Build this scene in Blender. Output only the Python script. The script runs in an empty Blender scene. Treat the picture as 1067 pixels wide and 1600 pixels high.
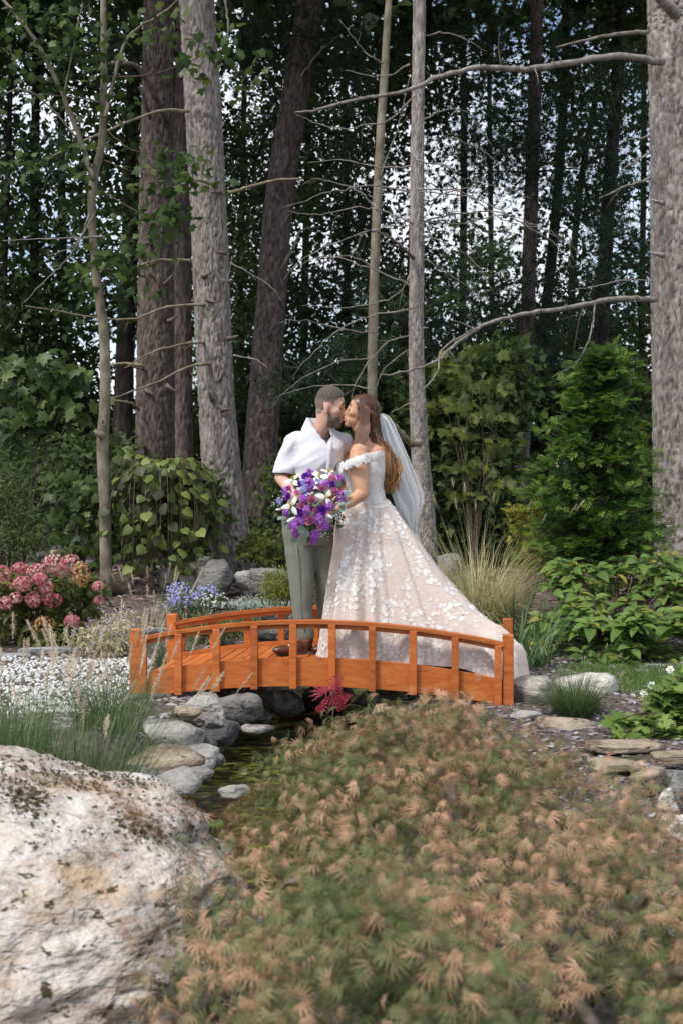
import bpy, math, random
import numpy as np
from mathutils import Vector, Matrix
SC = bpy.context.scene
COL = SC.collection
# ---------------------------------------------------------------- camera
F = 2000.0; CX = 533.5; CY = 750.0; CZ = 1.45       # focal length in pixels of the 1067x1600 photograph
cam_d = bpy.data.cameras.new('camera'); cam = bpy.data.objects.new('camera', cam_d); COL.objects.link(cam)
cam.location = (0, 0, CZ); cam.rotation_euler = (math.radians(90), 0, 0)
cam_d.sensor_fit = 'VERTICAL'; cam_d.sensor_height = 36.0; cam_d.lens = 36.0 * F / 1600.0
cam_d.shift_y = (CY - 800.0) / 1600.0
cam_d.clip_start = 0.05; cam_d.clip_end = 1500
cam_d.dof.use_dof = True; cam_d.dof.focus_distance = 8.75; cam_d.dof.aperture_fstop = 4.5
SC.camera = cam
# ---------------------------------------------------------------- world, sun, exposure
SUN_EL = math.radians(57); SUN_AZ = math.radians(228)   # azimuth clockwise from +Y: behind the camera, to its left
w = bpy.data.worlds.new('World'); SC.world = w; w.use_nodes = True
nt = w.node_tree; nt.nodes.clear()
def N(tree, kind, **kw):
    n = tree.nodes.new(kind)
    for k, v in kw.items():
        if k.startswith('i_'): n.inputs[k[2:].replace('_', ' ')].default_value = v
        else: setattr(n, k, v)
    return n
sky = N(nt, 'ShaderNodeTexSky', sky_type='NISHITA', sun_disc=False, sun_elevation=SUN_EL, sun_rotation=SUN_AZ)
sky.air_density = 1.0; sky.dust_density = 2.0; sky.ozone_density = 1.5
tc = N(nt, 'ShaderNodeTexCoord'); mp = N(nt, 'ShaderNodeMapping'); mp.inputs['Scale'].default_value = (1, 1, 2.2)
nz = N(nt, 'ShaderNodeTexNoise'); nz.inputs['Scale'].default_value = 3.2; nz.inputs['Detail'].default_value = 7
rp = N(nt, 'ShaderNodeValToRGB'); rp.color_ramp.elements[0].position = .36; rp.color_ramp.elements[1].position = .55
mx = N(nt, 'ShaderNodeMix', data_type='RGBA'); mx.inputs['B'].default_value = (6.4, 6.7, 7.3, 1)
bg = N(nt, 'ShaderNodeBackground'); bg.inputs['Strength'].default_value = 0.125
wo = N(nt, 'ShaderNodeOutputWorld')
L = nt.links.new
L(tc.outputs['Generated'], mp.inputs[0]); L(mp.outputs[0], nz.inputs['Vector']); L(nz.outputs['Fac'], rp.inputs[0])
L(rp.outputs[0], mx.inputs['Factor']); L(sky.outputs[0], mx.inputs['A']); L(mx.outputs['Result'], bg.inputs[0]); L(bg.outputs[0], wo.inputs[0])
sd = bpy.data.lights.new('sun', 'SUN'); sun = bpy.data.objects.new('sun', sd); COL.objects.link(sun)
sd.energy = 2.3; sd.angle = math.radians(11); sd.color = (1, .94, .85)
dv = Vector((math.sin(SUN_AZ) * math.cos(SUN_EL), math.cos(SUN_AZ) * math.cos(SUN_EL), math.sin(SUN_EL)))
sun.rotation_euler = dv.to_track_quat('Z', 'Y').to_euler(); sun.location = dv * 60
SC.view_settings.view_transform = 'Standard'; SC.view_settings.look = 'None'
SC.view_settings.exposure = 0.62; SC.view_settings.gamma = 1.0; SC.view_settings.use_curve_mapping = False
SC.cycles.use_denoising = True
try: SC.cycles.denoiser = 'OPENIMAGEDENOISE'
except Exception: pass
SC.cycles.max_bounces = 6; SC.cycles.diffuse_bounces = 3; SC.cycles.glossy_bounces = 2; SC.cycles.transmission_bounces = 4
SC.cycles.transparent_max_bounces = 12; SC.cycles.caustics_reflective = False; SC.cycles.caustics_refractive = False
# ---------------------------------------------------------------- helpers
R = random.Random(11); rng = np.random.default_rng(11)
def P(px, py, D): return np.array(((px - CX) / F * D, D, CZ - (py - CY) / F * D))
def sstep(a, b, x):
    t = np.clip((x - a) / (b - a), 0, 1); return t * t * (3 - 2 * t)
def _h(i, j, k, s):
    n = (i * 374761393 + j * 668265263 + k * 2147483647 + s * 974711) & 0xffffffff
    n = ((n ^ (n >> 13)) * 1274126177) & 0xffffffff
    n = ((n ^ (n >> 16)) * 2246822519) & 0xffffffff
    return ((n ^ (n >> 15)) & 0xffffff) / float(0xffffff)
def vn(p, s=0):
    p = np.asarray(p, float); f = np.floor(p); i = f.astype(np.int64); t = p - f; t = t * t * (3 - 2 * t)
    x, y, z = t[..., 0], t[..., 1], t[..., 2]; a, b, c = i[..., 0], i[..., 1], i[..., 2]
    l = lambda u, v, w_: u + (v - u) * w_
    return l(l(l(_h(a, b, c, s), _h(a+1, b, c, s), x), l(_h(a, b+1, c, s), _h(a+1, b+1, c, s), x), y),
             l(l(_h(a, b, c+1, s), _h(a+1, b, c+1, s), x), l(_h(a, b+1, c+1, s), _h(a+1, b+1, c+1, s), x), y), z) * 2 - 1
def fbm(p, o=4, s=0, g=.5, lac=2.03):
    p = np.asarray(p, float); a = 1.; r = 0.
    for k in range(o): r = r + a * vn(p * lac ** k + k * 17.3, s + k); a *= g
    return r
def nrm(v): return v / (np.linalg.norm(v, axis=-1, keepdims=True) + 1e-12)

class Buf:
    """collects geometry in world coordinates"""
    def __init__(s): s.V = []; s.F = {}; s.T = []; s.n = 0; s.M = {}
    def add(s, V, Fs, tint=0., m=0):
        V = np.asarray(V, float).reshape(-1, 3)
        for f in (Fs if isinstance(Fs, list) else [Fs]):
            f = np.asarray(f)
            if f.size == 0: continue
            s.F.setdefault(f.shape[1], []).append(f + s.n); s.M.setdefault(f.shape[1], []).append(np.full(len(f), m))
        s.V.append(V); s.T.append(np.broadcast_to(np.asarray(tint, float), (len(V),)).copy()); s.n += len(V)
        return s
    def mesh(s, name, loc=(0, 0, 0), smooth=True):
        V = np.concatenate(s.V) - np.asarray(loc); me = bpy.data.meshes.new(name)
        ks = sorted(s.F); fl = [np.concatenate(s.F[k]) for k in ks]; ml = np.concatenate([np.concatenate(s.M[k]) for k in ks])
        lv = np.concatenate([f.ravel() for f in fl]); tot = np.concatenate([np.full(len(f), f.shape[1]) for f in fl])
        st = np.concatenate([[0], np.cumsum(tot)[:-1]])
        me.vertices.add(len(V)); me.vertices.foreach_set('co', V.astype(np.float32).ravel())
        me.loops.add(len(lv)); me.loops.foreach_set('vertex_index', lv.astype(np.int32))
        me.polygons.add(len(tot)); me.polygons.foreach_set('loop_start', st.astype(np.int32))
        me.polygons.foreach_set('loop_total', tot.astype(np.int32))
        me.polygons.foreach_set('use_smooth', np.full(len(tot), bool(smooth))); me.polygons.foreach_set('material_index', ml.astype(np.int32))
        a = me.attributes.new('tint', 'FLOAT', 'POINT'); a.data.foreach_set('value', np.concatenate(s.T).astype(np.float32))
        me.update(calc_edges=True); return me

def tag(o, label=None, cat=None, group=None, kind=None):
    if label: o['label'] = label
    if cat: o['category'] = cat
    if group: o['group'] = group
    if kind: o['kind'] = kind
    return o
def thing(name, label, cat, loc, group=None):
    o = bpy.data.objects.new(name, None); COL.objects.link(o); o.location = Vector(loc); o.empty_display_size = .1
    return tag(o, label, cat, group)
def wloc(o):
    v = np.zeros(3)
    while o is not None: v = v + np.array(o.location); o = o.parent
    return v
def part(name, buf, mt, parent, smooth=True, kind=None, label=None, origin=None):
    pl = wloc(parent); org = pl if origin is None else np.asarray(origin, float)
    me = buf.mesh(name, org, smooth)
    for m in (mt if isinstance(mt, (list, tuple)) else [mt]): me.materials.append(m)
    o = bpy.data.objects.new(name, me); COL.objects.link(o); o.parent = parent; o.location = Vector(org - pl)
    if kind: o['kind'] = kind
    if label: o['label'] = label
    return o
def solo(name, buf, mt, loc, label=None, cat=None, group=None, kind=None, smooth=True):
    me = buf.mesh(name, loc, smooth)
    for m in (mt if isinstance(mt, (list, tuple)) else [mt]): me.materials.append(m)
    o = bpy.data.objects.new(name, me); COL.objects.link(o); o.location = Vector(loc)
    return tag(o, label, cat, group, kind)
def pieces(name, me, parent, pos, rot, sc):
    """individual child objects sharing one mesh; rot (N,3,3), world positions"""
    pl = wloc(parent)
    meshes = me if isinstance(me, list) else [me]
    for i in range(len(pos)):
        o = bpy.data.objects.new(name, meshes[i % len(meshes)]); COL.objects.link(o); o.parent = parent
        m = Matrix(rot[i].tolist()).to_4x4() @ Matrix.Scale(float(sc[i]), 4)
        m.translation = Vector(pos[i] - pl); o.matrix_local = m
def frames(d, n):
    """rotation matrices whose Y is d and whose Z is near n"""
    d = nrm(d); x = nrm(np.cross(d, n)); z = np.cross(x, d); return np.stack([x, d, z], axis=-1)
def scatter(buf, T, pos, rot, sc, tint=0., m=0):
    TV, TF = T; n = len(pos)
    if n == 0: return
    V = np.einsum('nij,vj->nvi', rot, TV) * np.asarray(sc).reshape(n, 1, 1) + pos[:, None, :]
    off = (np.arange(n) * len(TV))[:, None, None]
    Fs = [(f[None] + off).reshape(-1, f.shape[1]) for f in TF]
    tint = np.broadcast_to(np.asarray(tint, float), (n,))
    buf.add(V.reshape(-1, 3), Fs, np.repeat(tint, len(TV)), m)
def clip(V, Nn, Fs, dist, normal, tol):
    """keep the side where dist > 0 and give it a clean straight edge"""
    mk = dist > -tol; V = V + np.asarray(normal) * np.where(mk & (dist < tol * .6), -dist, 0)[:, None]; v, f, u = subset(V, Fs, mk); return v, Nn[u], f
def tmesh(name, T, mt, smooth=True):
    me = Buf().add(T[0], T[1]).mesh(name, smooth=smooth); me.materials.append(mt); return me
# ---- leaf templates: base at origin, pointing +Y, normal +Z
def fan(pts, z=None, c=(0, .35, .03)):
    pts = np.array(pts, float); n = len(pts)
    zz = -.10 * (pts[:, 0] ** 2) * 2 - .08 * pts[:, 1] ** 2 if z is None else z
    V = np.vstack([[c], np.column_stack([pts, zz])]); return V, [np.array([(0, i + 1, (i + 1) % n + 1) for i in range(n)])]
def mir(h): return h + [(-x, y) for x, y in reversed(h) if abs(x) > 1e-6]
T_MAPLE = fan(mir([(0, 0), (.12, .04), (.34, -.06), (.28, .14), (.58, .22), (.44, .33), (.56, .56), (.30, .50), (.20, .58), (.22, .74), (.10, .76), (0, 1.0)]))
T_MAPLE_S = fan(mir([(0, 0), (.34, -.04), (.30, .14), (.58, .34), (.26, .46), (.2, .72), (0, 1.0)]))
T_STAR = fan(mir([(0, 0), (.5, .22), (.22, .5), (0, 1.0)]))
def quadleaf():
    V = np.array([(0, 0, 0), (.42, .30, -.05), (.20, .55, 0), (0, 1, -.12), (-.20, .55, 0), (-.42, .30, -.05)]); return V, [np.array([(0, 1, 2), (0, 4, 5)]), np.array([(0, 2, 3, 4)])]
T_Q = quadleaf()
T_HEART = fan(mir([(0, .06), (.22, -.04), (.44, .08), (.5, .34), (.38, .62), (.16, .86), (0, 1.04)]), c=(0, .4, .07))
def oval(wd, fold=.12, droop=.35, st=5):
    V = []; Fq = []
    for i in range(st + 1):
        t = i / st; ww = wd * (math.sin(math.pi * t ** .85) ** .8 if 0 < t < 1 else 0.02); z = -droop * t * t
        V += [(-ww, t, z + fold * ww / wd), (0, t, z), (ww, t, z + fold * ww / wd)]
    for i in range(st):
        a = 3 * i; Fq += [(a, a + 1, a + 4, a + 3), (a + 1, a + 2, a + 5, a + 4)]
    return np.array(V), [np.array(Fq)]
T_OVAL = oval(.24); T_WIDE = oval(.33, .10, .3); T_ROUND = oval(.46, .06, .12, 4); T_SLIM = oval(.12, .04, .3, 4); T_PETAL = oval(.34, -.10, .25, 4)
def dissected(seed=0, lob=7, side=True):
    r = random.Random(seed); V = []; Fs = []
    for k in range(lob):
        a = (k - (lob - 1) / 2) * math.radians(27 if lob < 9 else 20); ln = (1 - .10 * abs(k - (lob - 1) / 2)) * r.uniform(.85, 1.1)
        d = np.array([math.sin(a), math.cos(a), 0]); s = np.array([d[1], -d[0], 0]); b = len(V)
        dr = -.5 * ln
        V += [np.zeros(3), d * ln * .45 + s * .045 + [0, 0, .02], d * ln * .45 - s * .045 + [0, 0, .02], d * ln + [0, 0, dr]]
        Fs += [(b, b + 1, b + 2), (b + 1, b + 3, b + 2)]
        for q, tt in ((1, .5), (-1, .62)) if side else ():
            b = len(V); base = d * ln * tt; e = base + (d * .6 + s * q * .7) * .26 * ln + [0, 0, -.06]
            V += [base - d * .04, base + d * .07, e]; Fs += [(b, b + 1, b + 2)]
    return np.array(V), [np.array(Fs)]
T_DIS = [dissected(i) for i in range(4)]; T_DISL = [dissected(i, 7, False) for i in range(4)]
def needles(n, ln, wd, spread=.9, seed=0):
    r = np.random.default_rng(seed); V = []; Fs = []
    for k in range(n):
        a = r.uniform(0, 6.283); t = r.uniform(.15, spread); d = np.array([math.cos(a) * math.sin(t), math.cos(t), math.sin(a) * math.sin(t)])
        s = nrm(np.cross(d, r.normal(size=3))) * wd; b = len(V); V += [-s, s, d * ln * r.uniform(.7, 1.05)]; Fs += [(b, b + 1, b + 2)]
    return np.array(V), [np.array(Fs)]
T_NEED = needles(14, 1., .018); T_NEEDF = needles(11, 1., .04, 1.3, 3)
_ico = None
def ico(sub):
    import bmesh
    b = bmesh.new(); bmesh.ops.create_icosphere(b, subdivisions=sub, radius=1); V = np.array([v.co[:] for v in b.verts]); Fs = np.array([[v.index for v in f.verts] for f in b.faces]); b.free(); return V, [Fs]
ICO = {k: ico(k) for k in (1, 2, 3, 4)}
def tube(buf, pts, rad, seg=6, tint=0., cap=True, m=0):
    pts = np.asarray(pts, float); n = len(pts); rad = np.broadcast_to(np.asarray(rad, float), (n,))
    d = np.gradient(pts, axis=0); d = nrm(d); ref = np.array([0.31, .12, .94]) if abs(d[0, 2]) < .8 else np.array([.9, .3, .1])
    x = nrm(np.cross(d, ref)); y = np.cross(d, x); a = np.arange(seg) * 2 * math.pi / seg
    V = pts[:, None] + rad[:, None, None] * (np.cos(a)[None, :, None] * x[:, None] + np.sin(a)[None, :, None] * y[:, None])
    i = np.arange(n - 1)[:, None] * seg; j = np.arange(seg)[None]; k = (j + 1) % seg
    Q = np.stack([i + j, i + k, i + seg + k, i + seg + j], -1).reshape(-1, 4); Fl = [Q]
    if cap:
        if seg == 4: Fl.append(np.array([[3, 2, 1, 0], [(n-1)*4, (n-1)*4+1, (n-1)*4+2, (n-1)*4+3]]))
        else: Fl.append(np.array([list(range(seg - 1, -1, -1)), list(range((n - 1) * seg, n * seg))]))
    buf.add(V.reshape(-1, 3), Fl, tint, m)
def spline(pts, n):
    pts = np.asarray(pts, float); m = len(pts)
    if m == 2: return pts[0] + (pts[1] - pts[0]) * np.linspace(0, 1, n)[:, None]
    q = np.vstack([2 * pts[0] - pts[1], pts, 2 * pts[-1] - pts[-2]]); t = np.linspace(0, m - 1 - 1e-9, n); i = t.astype(int); f = (t - i)[:, None]
    p0, p1, p2, p3 = q[i], q[i + 1], q[i + 2], q[i + 3]
    return .5 * (2 * p1 + (p2 - p0) * f + (2 * p0 - 5 * p1 + 4 * p2 - p3) * f * f + (3 * p1 - p0 - 3 * p2 + p3) * f ** 3)
def box(buf, c, ax, hs, tint=0., bev=.0, m=0):
    """box with centre c, axes ax (rows), half sizes hs, optional chamfer"""
    c = np.asarray(c, float); ax = np.asarray(ax, float); hs = np.asarray(hs, float)
    if bev <= 0:
        S = np.array([[x, y, z] for x in (-1, 1) for y in (-1, 1) for z in (-1, 1)], float) * hs
        buf.add(c + S @ ax, np.array([[0, 1, 3, 2], [4, 6, 7, 5], [0, 4, 5, 1], [2, 3, 7, 6], [0, 2, 6, 4], [1, 5, 7, 3]]), tint, m); return
    V = []; idx = {}
    for x in (-1, 1):
        for y in (-1, 1):
            for z in (-1, 1):
                for k in range(3):
                    p = np.array([x, y, z], float) * (hs - bev); p[k] = (x, y, z)[k] * hs[k]; idx[(x, y, z, k)] = len(V); V.append(p)
    Fq = []; Ft = []
    for k in range(3):
        a, b = [q for q in range(3) if q != k]
        for s in (-1, 1):
            f = []
            for (u, v) in ((-1, -1), (1, -1), (1, 1), (-1, 1)):
                t = [0, 0, 0]; t[k] = s; t[a] = u; t[b] = v; f.append(idx[(*t, k)])
            Fq.append(f)
        for u in (-1, 1):
            for v in (-1, 1):
                t0 = [0] * 3; t1 = [0] * 3; t0[k] = -1; t1[k] = 1; t0[a] = t1[a] = u; t0[b] = t1[b] = v
                Fq.append([idx[(*t0, a)], idx[(*t1, a)], idx[(*t1, b)], idx[(*t0, b)]])
    for x in (-1, 1):
        for y in (-1, 1):
            for z in (-1, 1): Ft.append([idx[(x, y, z, k)] for k in range(3)])
    buf.add(c + np.array(V) @ ax, [np.array(Fq), np.array(Ft)], tint, m)
I3 = np.eye(3)
def blades(buf, base, az, ln, wd, lean, bend, seg=5, tint=0., m=0):
    n = len(base); t = np.linspace(0, 1, seg + 1)
    th = lean[:, None] + bend[:, None] * t[None]; ds = ln[:, None] / seg
    rr = np.cumsum(np.sin(th) * ds, 1) - np.sin(th[:, :1]) * ds; zz = np.cumsum(np.cos(th) * ds, 1) - np.cos(th[:, :1]) * ds
    c, s = np.cos(az), np.sin(az); ctr = base[:, None] + np.stack([rr * c[:, None], rr * s[:, None], zz], -1)
    side = np.stack([-s, c, 0 * s], -1)[:, None]; ww = (wd[:, None] * (1 - t[None] ** 2.2 * .93) * .5)[..., None]
    V = np.stack([ctr - side * ww, ctr + side * ww], 2).reshape(n, -1, 3); k = 2 * (seg + 1)
    f = np.array([(2 * i, 2 * i + 1, 2 * i + 3, 2 * i + 2) for i in range(seg)])
    Fq = (f[None] + (np.arange(n) * k)[:, None, None]).reshape(-1, 4)
    buf.add(V.reshape(-1, 3), Fq, np.repeat(np.broadcast_to(np.asarray(tint, float), (n,)), k), m)
    return ctr
def U(a, b, n=None): return rng.uniform(a, b, n)
# ---------------------------------------------------------------- materials
def ramp(t, stops, interp='LINEAR'):
    n = t.nodes.new('ShaderNodeValToRGB'); n.color_ramp.interpolation = interp; e = n.color_ramp.elements
    while len(e) < len(stops): e.new(.5)
    for k, (p, c) in enumerate(stops): e[k].position = p; e[k].color = (*c, 1)
    return n
def mat(name, stops, scale=8., detail=5., rough=.8, bump=.0, bscale=None, stretch=(1, 1, 1), spec=.3, kind='noise', dist=0., blotch=None, metal=0., bdist=.01, extra=None, objvar=0., bstretch=None, thr=.6):
    """surface whose colour comes from noise through a ramp; blotch = (colour, scale, low, high) adds a second layer"""
    m = bpy.data.materials.new(name); m.use_nodes = True; t = m.node_tree; t.nodes.clear(); l = t.links.new
    out = t.nodes.new('ShaderNodeOutputMaterial'); b = t.nodes.new('ShaderNodeBsdfPrincipled'); l(b.outputs[0], out.inputs[0])
    b.inputs['Roughness'].default_value = rough; b.inputs['Specular IOR Level'].default_value = spec; b.inputs['Metallic'].default_value = metal
    tc = t.nodes.new('ShaderNodeTexCoord'); oi = t.nodes.new('ShaderNodeObjectInfo')
    va = N(t, 'ShaderNodeVectorMath', operation='SCALE'); va.inputs[0].default_value = (37, 19, 53); l(oi.outputs['Random'], va.inputs['Scale'])
    ad = N(t, 'ShaderNodeVectorMath', operation='ADD'); l(tc.outputs['Object'], ad.inputs[0]); l(va.outputs[0], ad.inputs[1])
    mp = t.nodes.new('ShaderNodeMapping'); mp.inputs['Scale'].default_value = stretch; l(ad.outputs[0], mp.inputs[0])
    n = t.nodes.new('ShaderNodeTexNoise'); n.inputs['Scale'].default_value = scale; n.inputs['Detail'].default_value = detail; n.inputs['Roughness'].default_value = thr; n.inputs['Distortion'].default_value = dist
    l(mp.outputs[0], n.inputs['Vector']); r = ramp(t, stops); l(n.outputs['Fac'], r.inputs[0]); col = r.outputs[0]
    if blotch:
        for bl in (blotch if isinstance(blotch, list) else [blotch]):
            c2, s2, lo, hi = bl; n2 = t.nodes.new('ShaderNodeTexNoise'); n2.inputs['Scale'].default_value = s2; n2.inputs['Detail'].default_value = 6; n2.inputs['Roughness'].default_value = .65
            l(mp.outputs[0], n2.inputs['Vector']); r2 = ramp(t, [(lo, (0, 0, 0)), (hi, (1, 1, 1))]); l(n2.outputs['Fac'], r2.inputs[0])
            mx = N(t, 'ShaderNodeMix', data_type='RGBA'); mx.inputs['B'].default_value = (*c2, 1); l(r2.outputs[0], mx.inputs['Factor']); l(col, mx.inputs['A']); col = mx.outputs['Result']
    if extra is not None:
        at = N(t, 'ShaderNodeAttribute', attribute_name='tint'); mx = N(t, 'ShaderNodeMix', data_type='RGBA'); mx.inputs['B'].default_value = (*extra, 1); l(at.outputs['Fac'], mx.inputs['Factor']); l(col, mx.inputs['A']); col = mx.outputs['Result']
    if objvar:
        rm = t.nodes.new('ShaderNodeMapRange'); rm.inputs['To Min'].default_value = 1 - objvar; rm.inputs['To Max'].default_value = 1 + objvar * .4; l(oi.outputs['Random'], rm.inputs['Value'])
        sv = N(t, 'ShaderNodeVectorMath', operation='SCALE'); l(col, sv.inputs[0]); l(rm.outputs[0], sv.inputs['Scale']); col = sv.outputs[0]
    l(col, b.inputs['Base Color'])
    if bump:
        n3 = t.nodes.new('ShaderNodeTexNoise'); n3.inputs['Scale'].default_value = bscale or scale * 3; n3.inputs['Detail'].default_value = 6
        if bstretch:
            mp2 = t.nodes.new('ShaderNodeMapping'); mp2.inputs['Scale'].default_value = bstretch; l(ad.outputs[0], mp2.inputs[0]); l(mp2.outputs[0], n3.inputs['Vector'])
        else: l(mp.outputs[0], n3.inputs['Vector'])
        bp = t.nodes.new('ShaderNodeBump'); bp.inputs['Strength'].default_value = bump; bp.inputs['Distance'].default_value = bdist
        l(n3.outputs['Fac'], bp.inputs['Height']); l(bp.outputs[0], b.inputs['Normal'])
    return m
def leafmat(name, stops, rough=.55, trans=.25, spec=.25, nscale=1.4, nfac=.35, transcol=1.5, vein=0.):
    """leaf material: colour from per-leaf tint attribute or object random, mixed with slow noise"""
    m = bpy.data.materials.new(name); m.use_nodes = True; t = m.node_tree; t.nodes.clear(); l = t.links.new
    out = t.nodes.new('ShaderNodeOutputMaterial'); b = t.nodes.new('ShaderNodeBsdfPrincipled')
    b.inputs['Roughness'].default_value = rough; b.inputs['Specular IOR Level'].default_value = spec
    at = N(t, 'ShaderNodeAttribute', attribute_name='tint'); oi = t.nodes.new('ShaderNodeObjectInfo')
    ad = N(t, 'ShaderNodeMath', operation='ADD'); l(at.outputs['Fac'], ad.inputs[0]); 
    mu = N(t, 'ShaderNodeMath', operation='MULTIPLY'); l(oi.outputs['Random'], mu.inputs[0]); 
    # joined meshes carry tint > 0 and ignore the object random
    gt = N(t, 'ShaderNodeMath', operation='LESS_THAN'); l(at.outputs['Fac'], gt.inputs[0]); gt.inputs[1].default_value = .0005; l(gt.outputs[0], mu.inputs[1]); l(mu.outputs[0], ad.inputs[1])
    geo = t.nodes.new('ShaderNodeNewGeometry'); n = t.nodes.new('ShaderNodeTexNoise'); n.inputs['Scale'].default_value = nscale; n.inputs['Detail'].default_value = 3; l(geo.outputs['Position'], n.inputs['Vector'])
    mx = N(t, 'ShaderNodeMix', data_type='FLOAT'); mx.inputs['Factor'].default_value = nfac; l(ad.outputs[0], mx.inputs['A']); l(n.outputs['Fac'], mx.inputs['B'])
    r = ramp(t, stops); l(mx.outputs['Result'], r.inputs[0]); l(r.outputs[0], b.inputs['Base Color'])
    tr = t.nodes.new('ShaderNodeBsdfTranslucent'); ms = t.nodes.new('ShaderNodeMixShader'); ms.inputs[0].default_value = trans
    vs = N(t, 'ShaderNodeVectorMath', operation='SCALE'); vs.inputs['Scale'].default_value = transcol; l(r.outputs[0], vs.inputs[0]); l(vs.outputs[0], tr.inputs['Color'])
    l(b.outputs[0], ms.inputs[1]); l(tr.outputs[0], ms.inputs[2]); l(ms.outputs[0], out.inputs[0])
    return m
# ================================================================ the ground
def chan(x, y):
    cx = np.interp(y, [5, 6, 7, 8, 9, 10, 11, 12], [-.35, -.42, -.40, -.33, -.2, .0, .15, .2])
    hw = np.interp(y, [5, 6.2, 7, 8, 9, 10, 11.2, 12], [.75, .70, .58, .52, .45, .36, .2, .05])
    dp = np.interp(y, [4, 5.5, 7, 9, 10.2, 11.5, 12.2], [0, .32, .5, .46, .3, .12, 0])
    e = .10 * vn(np.stack([x * 2.3, y * 2.3, 0 * x], -1), 5)
    return dp * (1 - sstep(hw * .75, hw * 1.35, np.abs(x - cx) + e))
def G(x, y):
    x = np.asarray(x, float); y = np.asarray(y, float)
    z = .30 * sstep(10.5, 15.5, y) + .5 * sstep(24, 70, y)
    z = z - .10 * (1 - sstep(5.5, 7.6, y)) - .12 * (1 - sstep(3., 5.5, y))
    z = z + .17 * sstep(-.75, -1.15, x) * sstep(4.2, 5.2, y) * (1 - sstep(6.6, 7.6, y))
    z = z - chan(x, y) + .012 * vn(np.stack([x * 3, y * 3, 0 * x], -1), 3) + .05 * sstep(12, 20, y) * vn(np.stack([x * .5, y * .5, 0 * x], -1), 4)
    return z
def gz(x, y): return float(G(np.array([x]), np.array([y]))[0])
def GP(px, py, lo=2.0):
    D = lo
    while D < 80:
        p = P(px, py, D)
        if p[2] <= gz(p[0], D): return p
        D += .03
    return P(px, py, 60.)
M_SOIL = mat('mulch_soil', [(.3, (.045, .032, .028)), (.5, (.10, .075, .068)), (.62, (.17, .135, .13)), (.75, (.24, .20, .20))], scale=16, detail=9, rough=.95, bump=.9, bscale=34, bdist=.03, blotch=[((.045, .06, .022), .8, .52, .7)])
ax = np.concatenate([-np.geomspace(400, 3.2, 26), np.linspace(-3.1, 3.1, 100), np.geomspace(3.2, 400, 26)])
ay = np.concatenate([-np.geomspace(200, 2.2, 14), np.linspace(-2, 2.4, 12), np.linspace(2.5, 13, 150), np.geomspace(13.1, 700, 50)])
X, Y = np.meshgrid(ax, ay); Z = G(X, Y)
nx, ny = len(ax), len(ay); i = np.arange(ny - 1)[:, None] * nx; j = np.arange(nx - 1)[None]
Q = np.stack([i + j, i + j + 1, i + nx + j + 1, i + nx + j], -1).reshape(-1, 4)
g = solo('ground', Buf().add(np.stack([X, Y, Z], -1).reshape(-1, 3), Q), M_SOIL, (0, 0, 0), kind='structure')
# ---- water of the little pool
M_WATER = bpy.data.materials.new('pool_water'); M_WATER.use_nodes = True
t = M_WATER.node_tree; b = t.nodes['Principled BSDF']; l = t.links.new
tcn = t.nodes.new('ShaderNodeTexCoord'); mpn = t.nodes.new('ShaderNodeMapping'); mpn.inputs['Scale'].default_value = (2.4, 4.2, 1); mpn.inputs['Rotation'].default_value = (0, 0, .35)
l(tcn.outputs['Object'], mpn.inputs[0]); n1 = t.nodes.new('ShaderNodeTexNoise'); n1.inputs['Scale'].default_value = 3.4; n1.inputs['Detail'].default_value = 6; n1.inputs['Distortion'].default_value = .8; l(mpn.outputs[0], n1.inputs['Vector'])
rr = ramp(t, [(.38, (.005, .005, .003)), (.50, (.03, .03, .008)), (.60, (.12, .13, .02)), (.74, (.28, .29, .11))]); l(n1.outputs['Fac'], rr.inputs[0]); l(rr.outputs[0], b.inputs['Base Color'])
b.inputs['Roughness'].default_value = .04; b.inputs['Specular IOR Level'].default_value = .6
bp = t.nodes.new('ShaderNodeBump'); bp.inputs['Strength'].default_value = .35; bp.inputs['Distance'].default_value = .02; l(n1.outputs['Fac'], bp.inputs['Height']); l(bp.outputs[0], b.inputs['Normal'])
xs = np.linspace(-1.45, .85, 60); ys = np.linspace(4.1, 10.4, 110); X, Y = np.meshgrid(xs, ys)
Z = -.30 + .10 * sstep(8.9, 9.2, Y) + .006 * vn(np.stack([X * 9, Y * 5, 0 * X], -1), 9)
i = np.arange(109)[:, None] * 60; j = np.arange(59)[None]
Q = np.stack([i + j, i + j + 1, i + 61, i + 60], -1) if False else np.stack([i + j, i + j + 1, i + 60 + j + 1, i + 60 + j], -1)
solo('pool_water', Buf().add(np.stack([X, Y, Z], -1).reshape(-1, 3), Q.reshape(-1, 4)), M_WATER, (-.3, 8, -.3), kind='structure')
# ---- loose cover: chips, white gravel, needles
M_CHIP = leafmat('slate_chip', [(.0, (.08, .066, .068)), (.35, (.16, .135, .142)), (.6, (.25, .22, .235)), (.85, (.36, .335, .35)), (1., (.50, .48, .49))], rough=.85, trans=0.02, nfac=.1)
M_MULCH = leafmat('bark_mulch', [(.0, (.035, .022, .02)), (.4, (.095, .068, .062)), (.7, (.19, .15, .145)), (1., (.34, .28, .27))], rough=.9, trans=0.02, nfac=.15)
def cube_t(seed):
    r = np.random.default_rng(seed); b = Buf(); box(b, (0, 0, 0), I3, (1, .6, .16)); V = np.concatenate(b.V); V = V + r.normal(size=V.shape) * (.22, .14, .05); return V, [np.concatenate(b.F[4])]
CH = [cube_t(i) for i in range(5)]
def rrot(n, tilt=.35):
    a = U(0, 6.283, n); d = np.stack([np.cos(a), np.sin(a), U(-tilt, tilt, n)], -1); up = np.stack([U(-tilt, tilt, n), U(-tilt, tilt, n), np.ones(n)], -1); return frames(d, up)
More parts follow.
